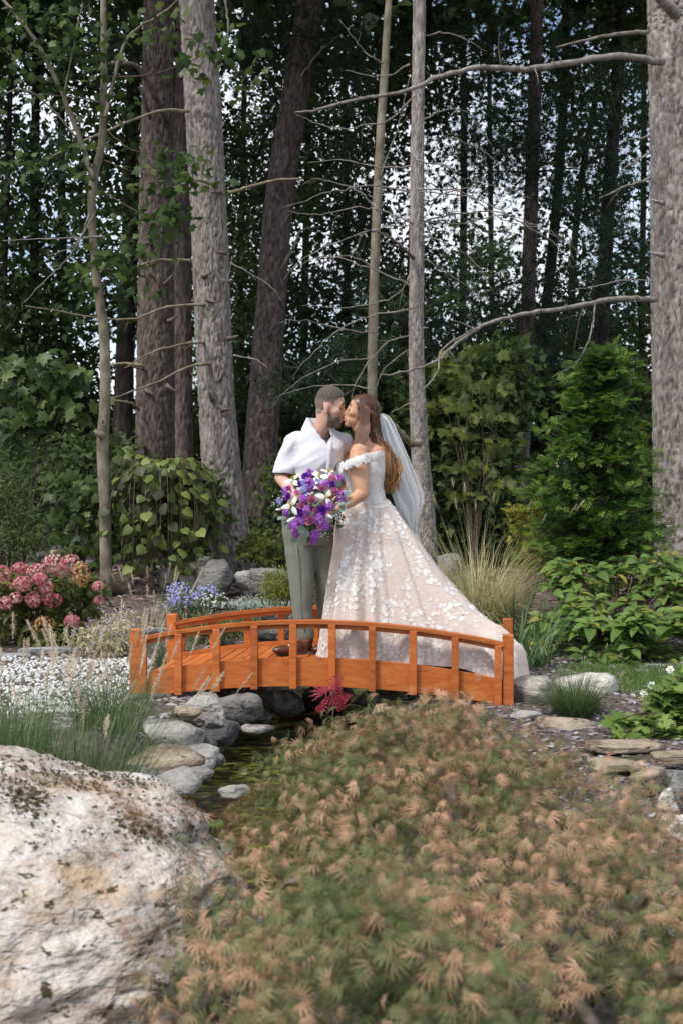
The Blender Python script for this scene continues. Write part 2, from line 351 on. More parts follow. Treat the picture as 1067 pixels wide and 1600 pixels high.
def cover(name, n, x0, x1, y0, y1, smin, smax, mt, tmpl, keep=None, tint=(0.02, 1.), tilt=.35, lift=0.):
    x = U(x0, x1, n); y = U(y0, y1, n); k = np.ones(n, bool) if keep is None else keep(x, y); x, y = x[k], y[k]
    # nothing outside what the camera can see (plus a margin)
    k = np.abs(x) < y * .30 + .6; x, y = x[k], y[k]; n = len(x); b = Buf()
    pos = np.stack([x, y, G(x, y) + lift], -1); q = len(tmpl)
    for s in range(q):
        sel = np.arange(n) % q == s; m = sel.sum(); scatter(b, tmpl[s], pos[sel], rrot(m, tilt), U(smin, smax, m), U(*tint, m))
    return solo(name, b, mt, (0, 9, 0), kind='stuff', smooth=False)
# white gravel bed: x to the left, between the kerb and the grasses
def in_gravel(x, y): return (x < -1.38 + .12 * np.sin(y * 3)) & (y > 7.9) & (y < 10.25 + .12 * np.sin(x * 2.)) & (x > -3.6)
def not_stream(x, y): return chan(x, y) < .05
M_GRAV = leafmat('white_gravel', [(.0, (.26, .25, .24)), (.3, (.46, .455, .445)), (.7, (.62, .615, .60)), (1., (.76, .755, .74))], rough=.75, trans=.02, nfac=.1)
def peb(seed):
    r = np.random.default_rng(seed); V, Fs = ICO[1]; return V * (1, .75, .6) * (1 + r.uniform(-.22, .22, (len(V), 1))), Fs
PB = [peb(i) for i in range(4)]
cover('white_gravel', 5500, -3.6, -1.2, 7.9, 10.9, .011, .023, M_GRAV, PB, keep=in_gravel, tilt=.8, lift=.008)
cover('bark_mulch', 8000, -4.5, 5.0, 10.2, 17.5, .018, .045, M_MULCH, CH, keep=lambda x, y: ~in_gravel(x, y))
cover('slate_chips', 10500, -.5, 3.2, 4.2, 12.5, .008, .023, M_CHIP, CH, keep=lambda x, y: not_stream(x, y) & ((x > .35) | (y > 9.5)), lift=.004)
cover('slate_chips', 2200, -2.2, -.3, 6.8, 9.6, .012, .03, M_CHIP, CH, keep=lambda x, y: not_stream(x, y) & ~in_gravel(x, y))
cover('stream_pebbles', 1500, -1.2, .6, 6.4, 11.0, .015, .04, M_CHIP, PB, keep=lambda x, y: ~not_stream(x, y), tint=(.02, .6))
M_LAWN = leafmat('lawn_grass', [(0, (.045, .09, .018)), (.5, (.095, .17, .035)), (1, (.18, .26, .07))], trans=.3, nscale=3)
n = 20000; x = U(1.55, 3.0, n); y = U(7.5, 9.9, n); k = (x > 1.78 + .2 * np.sin(y * 2.5) + .22 * rng.normal(size=n) ** 2 * .6) & (x < y * .3 + .5) & (y > 7.75 + .2 * np.sin(x * 5) + .15 * np.abs(rng.normal(size=n))) & (U(0, 1, n) < .75 + .5 * vn(np.stack([x * 4, y * 4, 0 * x], -1), 140)); x, y = x[k], y[k]; n = len(x); b = Buf()
blades(b, np.stack([x, y, G(x, y)], -1), U(0, 6.28, n), U(.035, .09, n), U(.003, .0065, n), U(0, .5, n), U(.2, 1.2, n), 3, U(.02, 1, n))
solo('lawn_grass', b, M_LAWN, (2.2, 8.8, 0), kind='stuff')
# ================================================================ rocks
def rockmat(name, a, bcol, c, moss=None, sc=5.):
    bl = [((.05, .045, .035), 14., .58, .68), (tuple(v * .5 for v in a), 2.6, .52, .66)]
    if moss: bl.append((moss, 3.2, .56, .66))
    return mat(name, [(.25, a), (.5, bcol), (.72, c)], scale=sc, detail=9, rough=.88, bump=1., bscale=19, bdist=.035, blotch=bl, dist=.8, thr=.75, stretch=(1, 1, 1.8))
M_GREY = rockmat('grey_stone', (.09, .086, .08), (.19, .185, .175), (.31, .30, .285))
M_PALE = rockmat('pale_stone', (.19, .18, .165), (.33, .315, .295), (.47, .455, .43))
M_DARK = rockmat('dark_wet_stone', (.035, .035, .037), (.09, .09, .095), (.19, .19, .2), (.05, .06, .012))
M_TAN = rockmat('tan_stone', (.15, .11, .075), (.29, .235, .17), (.43, .375, .30))
M_BLUE = rockmat('bluestone', (.17, .18, .182), (.28, .295, .30), (.39, .41, .415))
M_WHITE = rockmat('white_quartz', (.36, .33, .30), (.58, .55, .51), (.74, .72, .69))
def rockbuf(c, rad, seed, sub=4, facets=13, rough=.10, yaw=0.):
    V, Fs = ICO[sub]; r = np.random.default_rng(seed); nn = nrm(r.normal(size=(facets, 3))); nn[0] = (0, 0, 1); cc = r.uniform(.60, .95, facets)
    d = V @ nn.T; q = np.where(d > .05, cc / np.maximum(d, .05), 9.); rr = (q ** -26).sum(1) ** (-1 / 26.)
    rr = np.minimum(rr, 1.25); W = V * rr[:, None]
    W = W * (1 + rough * fbm(V * 2.1 + seed, 4, seed)[:, None]) ; ca, sa = math.cos(yaw), math.sin(yaw)
    W = W + V * (.04 * fbm(W * 6 + seed, 4, seed + 3, .6))[:, None]
    W = W * np.array(rad); W = W @ np.array([[ca, sa, 0], [-sa, ca, 0], [0, 0, 1]])
    return Buf().add(W + c, Fs)
rock_seed = [100]
def rock(px, py, wd, ht, label, mt, D=None, dz=0., dep=.8, sub=3, facets=13, rough=.10, base=None, name='rock', group=None, yaw=None):
    """px,py centre of the rock in the photo; D from the ground under its lower edge unless given"""
    if D is None: D = GP(px, py + ht / 2)[1] + .35 * wd / 2 / F * 9
    c = P(px, py, D); s = D / F; rad = np.array((wd / 2 * s, wd / 2 * s * dep, ht / 2 * s)) * 1.12
    rock_seed[0] += 1; sd = rock_seed[0]
    b = rockbuf(c, rad, sd, sub, facets, rough, R.uniform(-.3, .3) if yaw is None else yaw)
    return solo(name, b, mt, c - (0, 0, rad[2]), label, 'rock', group, smooth=True)
ST = 'rocks edging the stream'
for a in [
 (319, 1107, 76, 58, 'pale angular rock propped under the left half of the bridge', M_PALE, 8.15),
 (296, 1115, 38, 26, 'small tan rounded rock wedged beside the pale angular rock', M_TAN, 7.95),
 (378, 1108, 86, 62, 'large dark grey rock in the shadow under the bridge', M_GREY, 8.45),
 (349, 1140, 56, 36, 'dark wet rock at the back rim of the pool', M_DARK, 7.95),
 (394, 1139, 50, 18, 'low pale mossy rock at the back of the water', M_PALE, 8.1),
 (281, 1152, 104, 52, 'broad pale ledge rock left of the pool', M_PALE, 7.45),
 (222, 1146, 112, 56, 'wide grey slab at the foot of the left bridge post', M_GREY, 7.6),
 (258, 1114, 74, 24, 'flat grey stone tucked under the bridge beam', M_GREY, 8.2),
 (206, 1108, 60, 22, 'flat pale stone beside the left end post', M_PALE, 8.3),
 (259, 1173, 32, 22, 'small blue grey stone resting between ledge rocks', M_BLUE, 7.15),
 (292, 1184, 86, 44, 'pale ledge stone with a straight edge along the water', M_PALE, 6.95),
 (246, 1196, 118, 46, 'brownish flat slab nearest the big boulder', M_TAN, 6.7),
 (305, 1212, 62, 34, 'grey stone at the front left corner of the pool', M_GREY, 6.6),
 (186, 1172, 70, 40, 'grey stone half hidden by the fountain grass', M_GREY, 7.1),
 (362, 1238, 44, 22, 'pale stone showing between boulder and foreground maple', M_PALE, 6.2),
 (232, 1088, 90, 22, 'long grey stone lying against the left end of the bridge beam', M_GREY, 8.6),
 (178, 1138, 60, 34, 'grey stone between the grass plumes and the ledge', M_PALE, 7.7),
 (330, 1188, 40, 30, 'pale stone dipping into the left of the pool', M_GREY, 7.1),
 (270, 1222, 90, 36, 'flat ledge stone just behind the big boulder', M_PALE, 6.2),
 (200, 1215, 80, 34, 'flat grey stone behind the crest of the big boulder', M_GREY, 6.3),
 (334, 1128, 26, 20, 'small grey wedge stone below the pale angular rock', M_GREY, 7.9),
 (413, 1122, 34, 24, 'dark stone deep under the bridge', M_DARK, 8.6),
 (326, 1160, 26, 18, 'small mossy stone at the left rim of the water', M_DARK, 7.5),
 (600, 1090, 90, 40, 'grey stone under the middle of the bridge', M_GREY, 8.9),
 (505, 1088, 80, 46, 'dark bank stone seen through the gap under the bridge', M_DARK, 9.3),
 (450, 1098, 60, 40, 'grey bank stone under the bridge behind the maple tip', M_GREY, 8.95)]:
    rock(*a[:6], D=a[6], group=None)
SB = 'grey stones in the stream bed behind the bridge'
for a in [
 (408, 988, 48, 26, 'grey stone seen between the rails left of the trousers', M_GREY),
 (362, 978, 40, 22, 'pale flat stone behind the far rail', M_PALE),
 (345, 1000, 40, 20, 'grey stone low behind the far rail', M_GREY),
 (425, 962, 40, 20, 'blue grey stone just above the far rail', M_BLUE),
 (697, 893, 72, 62, 'rounded grey boulder behind the dress beside the blond grass', M_GREY),
 (716, 945, 60, 30, 'low grey stone between dress and blond grass', M_PALE),
 (340, 902, 66, 68, 'tall grey boulder in front of the big leaning pine', M_GREY),
 (322, 884, 32, 40, 'grey boulder left of the big leaning pine', M_GREY),
 (388, 909, 34, 46, 'narrow pale upright stone at the foot of the big leaning pine', M_PALE),
 (425, 907, 54, 52, 'rounded brown and grey boulder beside the trousers', M_GREY),
 (263, 905, 34, 42, 'grey stone under the weeping redbud', M_GREY),
 (226, 884, 30, 34, 'tan stone behind the weeping redbud stem', M_TAN),
 (188, 912, 34, 34, 'tan stone left of the weeping redbud stem', M_TAN),
 (58, 876, 46, 34, 'grey stone behind the pink hydrangea', M_GREY),
 (98, 872, 44, 28, 'tan stone behind the top of the pink hydrangea', M_TAN),
 (140, 884, 34, 24, 'grey stone at the foot of the slender left tree', M_GREY),
 (296, 912, 30, 26, 'small grey stone right of the redbud stones', M_PALE)]:
    rock(*a, group=None)
rock(838, 1078, 74, 62, 'white quartz boulder where the dress train ends', M_WHITE, D=8.35, dep=.7)
rock(908, 1074, 90, 52, 'wide white quartz boulder behind the small fountain grass', M_WHITE, D=8.75, dep=.6)
for a in [
 (883, 1134, 84, 32, 'tan rounded rock in front of the small fountain grass', M_TAN, 7.55),
 (690, 1116, 70, 22, 'flat tan stone below the right half of the bridge', M_TAN, 7.9),
 (610, 1112, 50, 18, 'flat tan stone below the middle of the bridge', M_TAN, 8.0),
 (820, 1118, 60, 18, 'low pale stone below the right end post', M_PALE, 7.85),
 (1060, 1235, 40, 62, 'grey upright stone at the right edge of the picture', M_GREY, 5.9),
 (1043, 1252, 30, 44, 'small white stone beside the grey upright stone', M_WHITE, 5.75),
 (1058, 1296, 46, 46, 'white stone lowest at the right edge', M_WHITE, 5.4),
 (1010, 1215, 60, 30, 'tan stone under the right hand slabs', M_TAN, 6.2),
 (960, 1196, 100, 24, 'shadowed tan stone under the long flagstone', M_TAN, 6.6)]:
    rock(*a[:6], D=a[6])
def slab(px, py, wd, ht, label, mt, D, dep=.5, yaw=0., name='flagstone'):
    c = P(px, py, D); s = D / F; rad = np.array((wd / 2 * s, wd / 2 * s * dep, ht / 2 * s)) * 1.1; rock_seed[0] += 1
    V, Fs = ICO[4]; W = np.sign(V) * np.abs(V) ** .45; W = W * (1, 1, .8) + .09 * fbm(V * 2.4 + rock_seed[0], 4, rock_seed[0])[:, None] * (1, 1, .4)
    W[:, 2] += .12 * vn(W * 9 + rock_seed[0], 3) ; ca, sa = math.cos(yaw), math.sin(yaw); W = (W * rad) @ np.array([[ca, sa, 0], [-sa, ca, 0], [0, 0, 1]])
    return solo(name, Buf().add(W + c, Fs), mt, c - (0, 0, rad[2]), label, 'stone slab')
slab(972, 1166, 112, 16, 'long cracked tan flagstone right of the small fountain grass', M_TAN, 6.95, .45, .12)
slab(1050, 1184, 62, 18, 'tan flagstone under the white anemones', M_TAN, 6.6, .6, .1)
slab(1040, 1212, 60, 14, 'thin grey flagstone at the right edge', M_GREY, 6.3, .6)
slab(1036, 1041, 84, 7, 'grey kerb slab along the back of the lawn', M_BLUE, 10.0, .12)
slab(930, 1120, 90, 10, 'dark curved edging stone beside the small fountain grass', M_GREY, 7.9, .3, -.4)
for a in [(84, 1017, 96, 13, 'long blue grey kerb stone behind the white gravel', 10.7, .18, .12), (14, 1028, 66, 14, 'blue grey kerb stone at the left edge of the picture', 10.4, .25, .25),
          (166, 1006, 60, 9, 'short blue grey kerb stone nearest the purple flowers', 11.0, .2, .1), (232, 985, 60, 9, 'blue grey kerb stone behind the left end post', 11.5, .2, .2),
          (398, 945, 120, 11, 'pale blue grey kerb stone behind the far rail', 13.0, .2, .1), (300, 962, 60, 8, 'blue grey kerb stone behind the purple flowers', 12.3, .2, .1)]:
    slab(a[0], a[1], a[2], a[3], a[4], M_BLUE, a[5], a[6], a[7], 'kerb_stone')
# ---- the big boulder in front
M_BOULD = mat('granite_boulder', [(.30, (.13, .105, .085)), (.41, (.31, .26, .215)), (.50, (.50, .455, .41)), (.62, (.66, .63, .59)), (.75, (.72, .70, .67))], scale=3.4, detail=14, rough=.9, bump=1., bscale=17, bdist=.045, dist=1.0,
    stretch=(1, 1.1, 2.2), blotch=[((.42, .29, .18), 1.9, .54, .72), ((.24, .225, .22), 3.3, .56, .70), ((.06, .05, .022), 15., .585, .63), ((.05, .038, .018), 5., .64, .69), ((.20, .095, .05), 2.3, .60, .68), ((.10, .085, .05), 1.2, .60, .72)], thr=.78)
V, Fs = ICO[4]
for _ in range(2):   # two midpoint subdivisions
    f = Fs[0]; e = np.sort(np.concatenate([f[:, [0, 1]], f[:, [1, 2]], f[:, [2, 0]]]), 1); u, inv = np.unique(e, axis=0, return_inverse=True); inv = inv.ravel(); mid = nrm(V[u].mean(1)); nv = len(V); nf = len(f)
    a, b_, c_ = inv[:nf] + nv, inv[nf:2 * nf] + nv, inv[2 * nf:] + nv; V = np.vstack([V, mid]); Fs = [np.concatenate([np.stack([f[:, 0], a, c_], 1), np.stack([f[:, 1], b_, a], 1), np.stack([f[:, 2], c_, b_], 1), np.stack([a, b_, c_], 1)])]
W = V.copy(); W = np.sign(W) * np.abs(W) ** .82
W = W * (1 + .12 * fbm(V * 1.5 + 3.1, 3, 41)[:, None]); W[:, 2] += .10 * vn(V * 1.1 + 5, 44)
lay = fbm(W * (1.6, 1.6, 5.5) + 2, 5, 46, .55); W = W + V * (.055 * lay)[:, None] + V * (.016 * fbm(W * 13, 4, 47, .65))[:, None] - V * (.03 * np.clip(1 - np.abs(vn(W * (2.2, 2.2, 6) + 9, 48)) * 7, 0, 1))[:, None]
bc = np.array((-1.30, 4.15, -.13)); W = W * (1.0, 1.02, .64); W[:, 2] -= .17 * sstep(-.1, .9, W[:, 0]) * sstep(-.1, .4, W[:, 2]); un = sstep(-.05, -.5, W[:, 2]); W[:, 0] *= 1 - .30 * un; W[:, 1] *= 1 - .42 * un; a = -.25; W = W @ np.array([[math.cos(a), math.sin(a), 0], [-math.sin(a), math.cos(a), 0], [0, 0, 1]]) + bc
solo('boulder', Buf().add(W, Fs), M_BOULD, (bc[0], bc[1], -.6), 'huge pale lichen-stained granite boulder filling the lower left', 'rock')
BOULDER = W
# fallen needles and moss lying on the boulder
be = np.stack([W[Fs[0][:, 1]] - W[Fs[0][:, 0]], W[Fs[0][:, 2]] - W[Fs[0][:, 0]]]); bn = nrm(np.cross(be[0], be[1])); bcn = W[Fs[0]].mean(1)
bpx = CX + bcn[:, 0] / bcn[:, 1] * F; bqy = CY + (CZ - bcn[:, 2]) / bcn[:, 1] * F
def on_boulder(n, cx_, cy_, rx, ry, nmin):
    wgt = np.exp(-((bpx - cx_) / rx) ** 2 - ((bqy - cy_ - (bpx - cx_) * .25) / ry) ** 2) * (bn[:, 2] > nmin) * (bn[:, 1] < .3) * np.clip(.4 + 1.6 * vn(bcn * 7, 131), 0, 1) * np.linalg.norm(np.cross(be[0], be[1]), axis=1)
    k = rng.choice(len(wgt), n, p=wgt / wgt.sum()); return bcn[k] + rng.normal(size=(n, 3)) * .006 + bn[k] * .003, bn[k]
M_NEED = leafmat('fallen_needle', [(0, (.11, .05, .028)), (.5, (.27, .13, .07)), (1, (.42, .25, .15))], trans=.02, nfac=.1)
b = Buf()
for a in ((1500, 185, 1268, 80, 22, .35), (420, 290, 1262, 40, 12, .25), (300, 60, 1215, 60, 18, .3)):
    p_, n_ = on_boulder(*a); m = len(p_); d = nrm(np.cross(n_, nrm(rng.normal(size=(m, 3)) + (0, .0, 1.2)))); scatter(b, needles(1, 1., .02, .2, 1), p_, frames(d + n_ * U(-.05, .03, (m, 1)), n_), U(.03, .065, m), U(.02, 1, m))
solo('fallen_needles', b, M_NEED, (bc[0], bc[1], .3), kind='stuff')
M_MOSS = leafmat('dark_moss', [(0, (.025, .024, .008)), (.5, (.05, .048, .014)), (1, (.10, .095, .03))], trans=.02)
b = Buf()
for a in ((1500, 150, 1215, 130, 30, .2), (900, 60, 1250, 70, 25, .2), (700, 200, 1290, 70, 18, .1), (300, 320, 1245, 30, 8, .2)):
    p_, n_ = on_boulder(*a); m = len(p_); up = nrm(n_ + rng.normal(size=(m, 3)) * .4); scatter(b, T_STAR, p_, frames(nrm(np.cross(up, rng.normal(size=(m, 3)))), up), U(.006, .016, m), U(.02, 1, m))
solo('boulder_moss', b, M_MOSS, (bc[0], bc[1], .3), kind='stuff')
# ================================================================ the bridge
BA = np.array((-1.376, 8.51, 0)); BU = nrm(np.array((2.44, -.31, 0.))); BN = np.array((-BU[1], BU[0], 0)); BL = 2.46; BW = 1.05; UPV = np.array((0, 0, 1.))
def bp_(u, v, z): return BA + BU * u + BN * v + UPV * z
def arc(u, lo, hi): q = (u / BL * 2 - 1); return hi - (hi - lo) * q * q
M_CEDAR = mat('orange_stained_cedar', [(.25, (.33, .078, .016)), (.5, (.49, .135, .029)), (.75, (.60, .20, .052))], scale=5, detail=8, rough=.5, stretch=(1, 1, 5), bump=.25, bscale=26, bdist=.004, spec=.35, dist=1.2, blotch=[((.20, .045, .012), 7., .60, .76), ((.40, .17, .07), 2.5, .62, .8)], objvar=.28)
br = thing('garden_bridge', 'small arched orange stained wooden bridge the couple stands on', 'bridge', BA + BU * BL / 2 + BN * BW / 2)
AX = np.array([BU, BN, UPV])
def prism(buf, us, zlo, zhi, v0, v1, tint=0.):
    V = []; n = len(us)
    for v in (v0, v1):
        for u, a, b in zip(us, zlo, zhi): V += [bp_(u, v, a), bp_(u, v, b)]
    Fq = []
    for i in range(n - 1):
        a = 2 * i; o = 2 * n; Fq += [(a, a + 2, a + 3, a + 1), (o + a, o + a + 1, o + a + 3, o + a + 2), (a + 1, a + 3, o + a + 3, o + a + 1), (a, o + a, o + a + 2, a + 2)]
    e = 2 * n - 2; o = 2 * n; Fq += [(0, 1, o + 1, o), (e, o + e, o + e + 1, e + 1)]
    buf.add(np.array(V), np.array(Fq), tint)
us = np.linspace(.02, BL - .02, 33)
for v0, v1 in ((.03, .07), (BW - .07, BW - .03)):           # side beams
    b = Buf(); prism(b, us, arc(us, -.005, .098), arc(us, .155, .283), v0, v1); part('side_beam', b, M_CEDAR, br, smooth=False)
    b = Buf(); prism(b, us, arc(us, .372, .508), arc(us, .395, .531), v0 - .022, v1 + .022); part('handrail', b, M_CEDAR, br, smooth=False)
    b = Buf(); prism(b, us, arc(us, .340, .476), arc(us, .371, .507), v0 + .008, v1 - .008); part('rail_support', b, M_CEDAR, br, smooth=False)
for vv, s in ((.05, -1), (BW - .05, 1)):
    for u in (0., BL):
        b = Buf(); box(b, bp_(u, vv, .2125), AX, (.036, .036, .2425), bev=.004)
        V = b.V[0]; part('post', b, M_CEDAR, br, smooth=False)
    for px in (224, 281, 341, 401, 462, 523, 585, 648, 712, 777):
        u = np.interp(px, [210, 793], [0, BL]); u = float(u) + (.004 if px > 300 else 0)
        zt = float(arc(u, .372, .508)) - .002; zb = float(arc(u, -.005, .098)) - .012
        b = Buf(); box(b, bp_(u, vv + s * .038, (zt + zb) / 2), AX, (.0235, .0165, (zt - zb) / 2), bev=.002); part('baluster', b, M_CEDAR, br, smooth=False)
k = 0; u = .04; bt = Buf()
while u < BL - .05:
    wd = .088; uc = u + wd / 2; z = float(arc(uc, .125, .253)); sl = (arc(uc + .01, .125, .253) - arc(uc - .01, .125, .253)) / .02
    tx = nrm(BU + UPV * sl); tz = np.cross(tx, BN); b = Buf(); box(b, bp_(uc, BW / 2, z - .011 + R.uniform(-.0015, .0015)), np.array([tx, BN, tz]), (wd / 2 - .003, BW / 2 - .075, .011), bev=.002); part('plank', b, M_CEDAR, br, smooth=False)
    u += wd + .002
# ================================================================ trees
def barkmat(name, a, bcol, c, sc=14., st=(1, 1, .28), bump=1.):
    return mat(name, extra=tuple(.55 * v for v in a), stops=[(.30, a), (.5, bcol), (.68, c)], scale=sc, detail=9, rough=.95, stretch=st, bump=bump, bscale=sc * 2.0, bdist=.02, dist=.5, spec=.12, thr=.7, blotch=[((.20, .21, .18), 1.1, .60, .80)])
M_BARKL = barkmat('grey_pine_bark', (.15, .125, .112), (.30, .265, .245), (.48, .44, .415))
M_BARKB = barkmat('brown_pine_bark', (.055, .042, .037), (.14, .11, .10), (.24, .20, .185))
M_BARKD = barkmat('dark_bark', (.018, .014, .012), (.045, .036, .032), (.085, .070, .064))
M_SMOOTH = mat('smooth_grey_bark', [(.3, (.11, .095, .065)), (.5, (.20, .175, .125)), (.7, (.32, .29, .23))], scale=9, detail=8, rough=.85, stretch=(1, 1, .6), bump=.4, bscale=30, spec=.15)
M_DEAD = mat('dead_branch_wood', [(.3, (.10, .088, .075)), (.5, (.20, .18, .16)), (.7, (.32, .295, .27))], scale=12, detail=6, rough=.9, bump=.4, bscale=40, spec=.1)
M_TWIG = mat('brown_twig', [(.3, (.05, .035, .022)), (.6, (.13, .10, .07))], scale=20, rough=.9)
def trunk(px_path, D, mt, parent, nseg=96, step=.03, rough=.012, D2=None, ztop=None, plate=13., flare=.0):
    """px_path: (px,py,width_px) from base to top"""
    pp = np.array(px_path, float); Ds = np.interp(pp[:, 1], [pp[:, 1].min(), pp[:, 1].max()], [D2 or D, D])
    pts = np.array([P(a, b_, d) for (a, b_, w_), d in zip(pp, Ds)]); rad = pp[:, 2] / 2 / F * Ds
    pts = np.vstack([[pts[0, 0], pts[0, 1], min(pts[0, 2] - .35, gz(pts[0, 0], pts[0, 1]) - .15)], pts]); rad = np.concatenate([[rad[0] * (1.12 + flare)], rad])
    if ztop and ztop > pts[-1, 2]:
        dr = (pts[-1] - pts[-2]) / np.linalg.norm(pts[-1] - pts[-2]); k = (ztop - pts[-1, 2]) / max(dr[2], .5)
        pts = np.vstack([pts, pts[-1] + dr * k]); rad = np.concatenate([rad, [rad[-1] * .8]])
    Ln = np.linalg.norm(np.diff(pts, axis=0), axis=1).sum(); n = max(8, int(Ln / step)); C = spline(pts, n)
    s0 = np.concatenate([[0], np.cumsum(np.linalg.norm(np.diff(pts, axis=0), axis=1))]); s1 = np.concatenate([[0], np.cumsum(np.linalg.norm(np.diff(C, axis=0), axis=1))])
    rr = np.interp(s1, s0, rad); a = np.arange(nseg) * 2 * math.pi / nseg
    A, S = np.meshgrid(a, s1); rm = rad.mean(); sd = R.random() * 50
    q = np.stack([np.cos(A) * rm * plate, np.sin(A) * rm * plate, S * plate * .30], -1) + sd
    q = q + .5 * np.stack([vn(q * 1.3 + 9), vn(q * 1.3 + 31), 0 * S], -1)
    n1 = 1 - np.abs(vn(q * 2.2, 7)) * 2.0; n2 = fbm(q * 4.5, 3, 8, .6)
    crk = .8 * np.exp(-(fbm(q * (1.5, 1.5, 1.7), 2, 7, .6) / .12) ** 2) + .6 * np.exp(-(fbm(q * (3.1, 3.1, 3.0) + 5, 2, 17, .6) / .17) ** 2); crk = np.clip(crk, 0, 1.2)
    d = -crk * rough * 1.35 + n2 * rough * .55 + .035 * rm * vn(q * .12, 12)
    rad2 = rr[:, None] + d; ctr = C
    V = np.stack([ctr[:, 0:1] + rad2 * np.cos(A), ctr[:, 1:2] + rad2 * np.sin(A), np.broadcast_to(ctr[:, 2:3], A.shape)], -1)
    i = np.arange(n - 1)[:, None] * nseg; j = np.arange(nseg)[None]; k = (j + 1) % nseg
    Q = np.stack([i + j, i + k, i + nseg + k, i + nseg + j], -1).reshape(-1, 4)
    return part('trunk', Buf().add(V.reshape(-1, 3), Q, np.clip(crk.ravel(), 0, 1) * .85), mt, parent), C, rr
def twigs(buf, pts, r0, lvl=2, dens=5, ln=.5, droop=0., spread=.9, seed=None):
    """side twigs recursively along a branch"""
    pts = np.asarray(pts); n = len(pts); tot = np.linalg.norm(np.diff(pts, axis=0), axis=1).sum()
    for _ in range(max(1, int(dens * tot))):
        t = R.uniform(.15, .98); i = min(n - 2, int(t * (n - 1))); p = pts[i]; d = nrm(pts[i + 1] - pts[i])
        v = np.array([R.gauss(0, 1), R.gauss(0, .7), R.gauss(0, 1)]); v = nrm(v - d * np.dot(v, d)); dr = nrm(d * R.uniform(.3, 1.0) + v * spread + (0, 0, -droop))
        L_ = ln * R.uniform(.3, 1.) * (1 - .55 * t); m = 6; q = [p]
        for s in range(m): dr = nrm(dr + np.array([R.gauss(0, .09), R.gauss(0, .09), R.gauss(0, .09) - droop * .10])); q.append(q[-1] + dr * L_ / m)
        r = max(.0016, r0 * (1 - .8 * t) * .45); tube(buf, q, np.linspace(r, .0009, m + 1), 4)
        if lvl > 1: twigs(buf, q, r, lvl - 1, dens * 1.25, ln * .5, droop, spread)
def branch(parent, pts, w0, w1=1.2, mt=None, D=None, tw=0, ln=.5, lvl=2, droop=.1, wig=.009, name='branch', seg=7, dz=0.):
    """pts: list of (px,py,D) ; widths in px"""
    pts = [(*p, D) if len(p) == 2 else p for p in pts]
    q = np.array([P(*p) for p in pts]); C = spline(q, max(10, 5 * len(q))); n = len(C)
    C[1:-1] += rng.normal(size=(n - 2, 3)) * wig * .5; Dm = np.mean([p[2] for p in pts])
    b = Buf(); w0 *= .84; w1 *= .8; r0 = w0 / 2 / F * Dm; r1 = w1 / 2 / F * Dm; rad = np.linspace(1, 0, n) ** .8 * (r0 - r1) + r1; tube(b, C, rad, seg)
    if tw: twigs(b, C, r0 * .8, lvl, tw, ln, droop)
    part(name, b, mt or M_DEAD, parent); return C
def stub(parent, px, py, D, ang, ln=.12, w_=7, mt=None):
    """short broken branch stub"""
    p = P(px, py, D); d = np.array([math.cos(ang), -.35, math.sin(ang)]); L_ = ln; b = Buf(); r = w_ / 2 / F * D
    tube(b, [p - d * .05, p, p + d * L_ * .5, p + d * L_ + (0, 0, .01)], [r * 1.5, r, r * .8, r * .35], 7); part('branch_stub', b, mt or M_BARKB, parent)
def tree(name, label, path, D, mt, group=None, **k):
    p = P(path[0][0], path[0][1], D); root = thing(name, label, 'tree', (p[0], p[1], gz(p[0], p[1])), group)
    o, C, rr = trunk(path, D, mt, root, **k); return root, C, rr
# --- the big ones
PINE_L, _, _ = tree('pine_tree', 'big pale grey barked pine leaning left, rising behind the boulders left of the man',
    [(368, 892, 66), (352, 790, 66), (340, 640, 58), (333, 500, 57), (326, 330, 56), (318, 170, 57), (308, 0, 54)], 16.2, M_BARKL, nseg=120, step=.03, rough=.015, ztop=10.5)
PINE_B, _, _ = tree('pine_tree', 'thick brown pine standing behind the slender left tree and weeping redbud',
    [(243, 780, 62), (243, 640, 60), (244, 500, 57), (245, 330, 55), (247, 170, 50), (248, 60, 48), (249, -30, 46)], 18.5, M_BARKB, nseg=90, step=.036, rough=.015, ztop=10.5)
PINE_C, _, _ = tree('pine_tree', 'narrower brown pine between the two thick left pines',
    [(288, 780, 32), (286, 600, 31), (285, 420, 30), (287, 220, 28), (290, 0, 26)], 20.5, M_BARKB, nseg=48, step=.06, rough=.015, ztop=10.5)
PINE_LEAN, _, _ = tree('pine_tree', 'dark brown pine leaning right behind the man',
    [(402, 850, 56), (408, 700, 54), (415, 600, 50), (424, 470, 46), (438, 300, 45), (465, 130, 42), (490, -30, 40)], 19.5, M_BARKB, nseg=72, step=.045, rough=.017, ztop=13., D2=20.5)
PINE_T, _, _ = tree('pine_tree', 'slim grey pine rising right behind the bride and her veil',
    [(668, 870, 30), (662, 780, 30), (655, 690, 28), (650, 560, 24), (651, 400, 23), (652, 200, 21), (655, 0, 19)], 13.2, M_BARKL, nseg=60, step=.035, rough=.006, plate=24, ztop=11.)
PINE_R, _, _ = tree('pine_tree', 'massive grey pine cut off by the right edge of the picture',
    [(1063, 860, 84), (1061, 700, 84), (1058, 480, 82), (1056, 250, 80), (1052, 60, 80), (1050, -40, 78)], 13.6, M_BARKL, nseg=120, step=.03, rough=.016, ztop=11.)
THIN_O, _, _ = tree('slender_tree', 'very thin olive trunk left of the slim pine behind the bride',
    [(583, 760, 17), (581, 620, 16), (584, 450, 15), (592, 250, 14), (601, 100, 12), (608, -20, 10)], 14.6, M_SMOOTH, nseg=24, step=.08, rough=.002, ztop=9.)
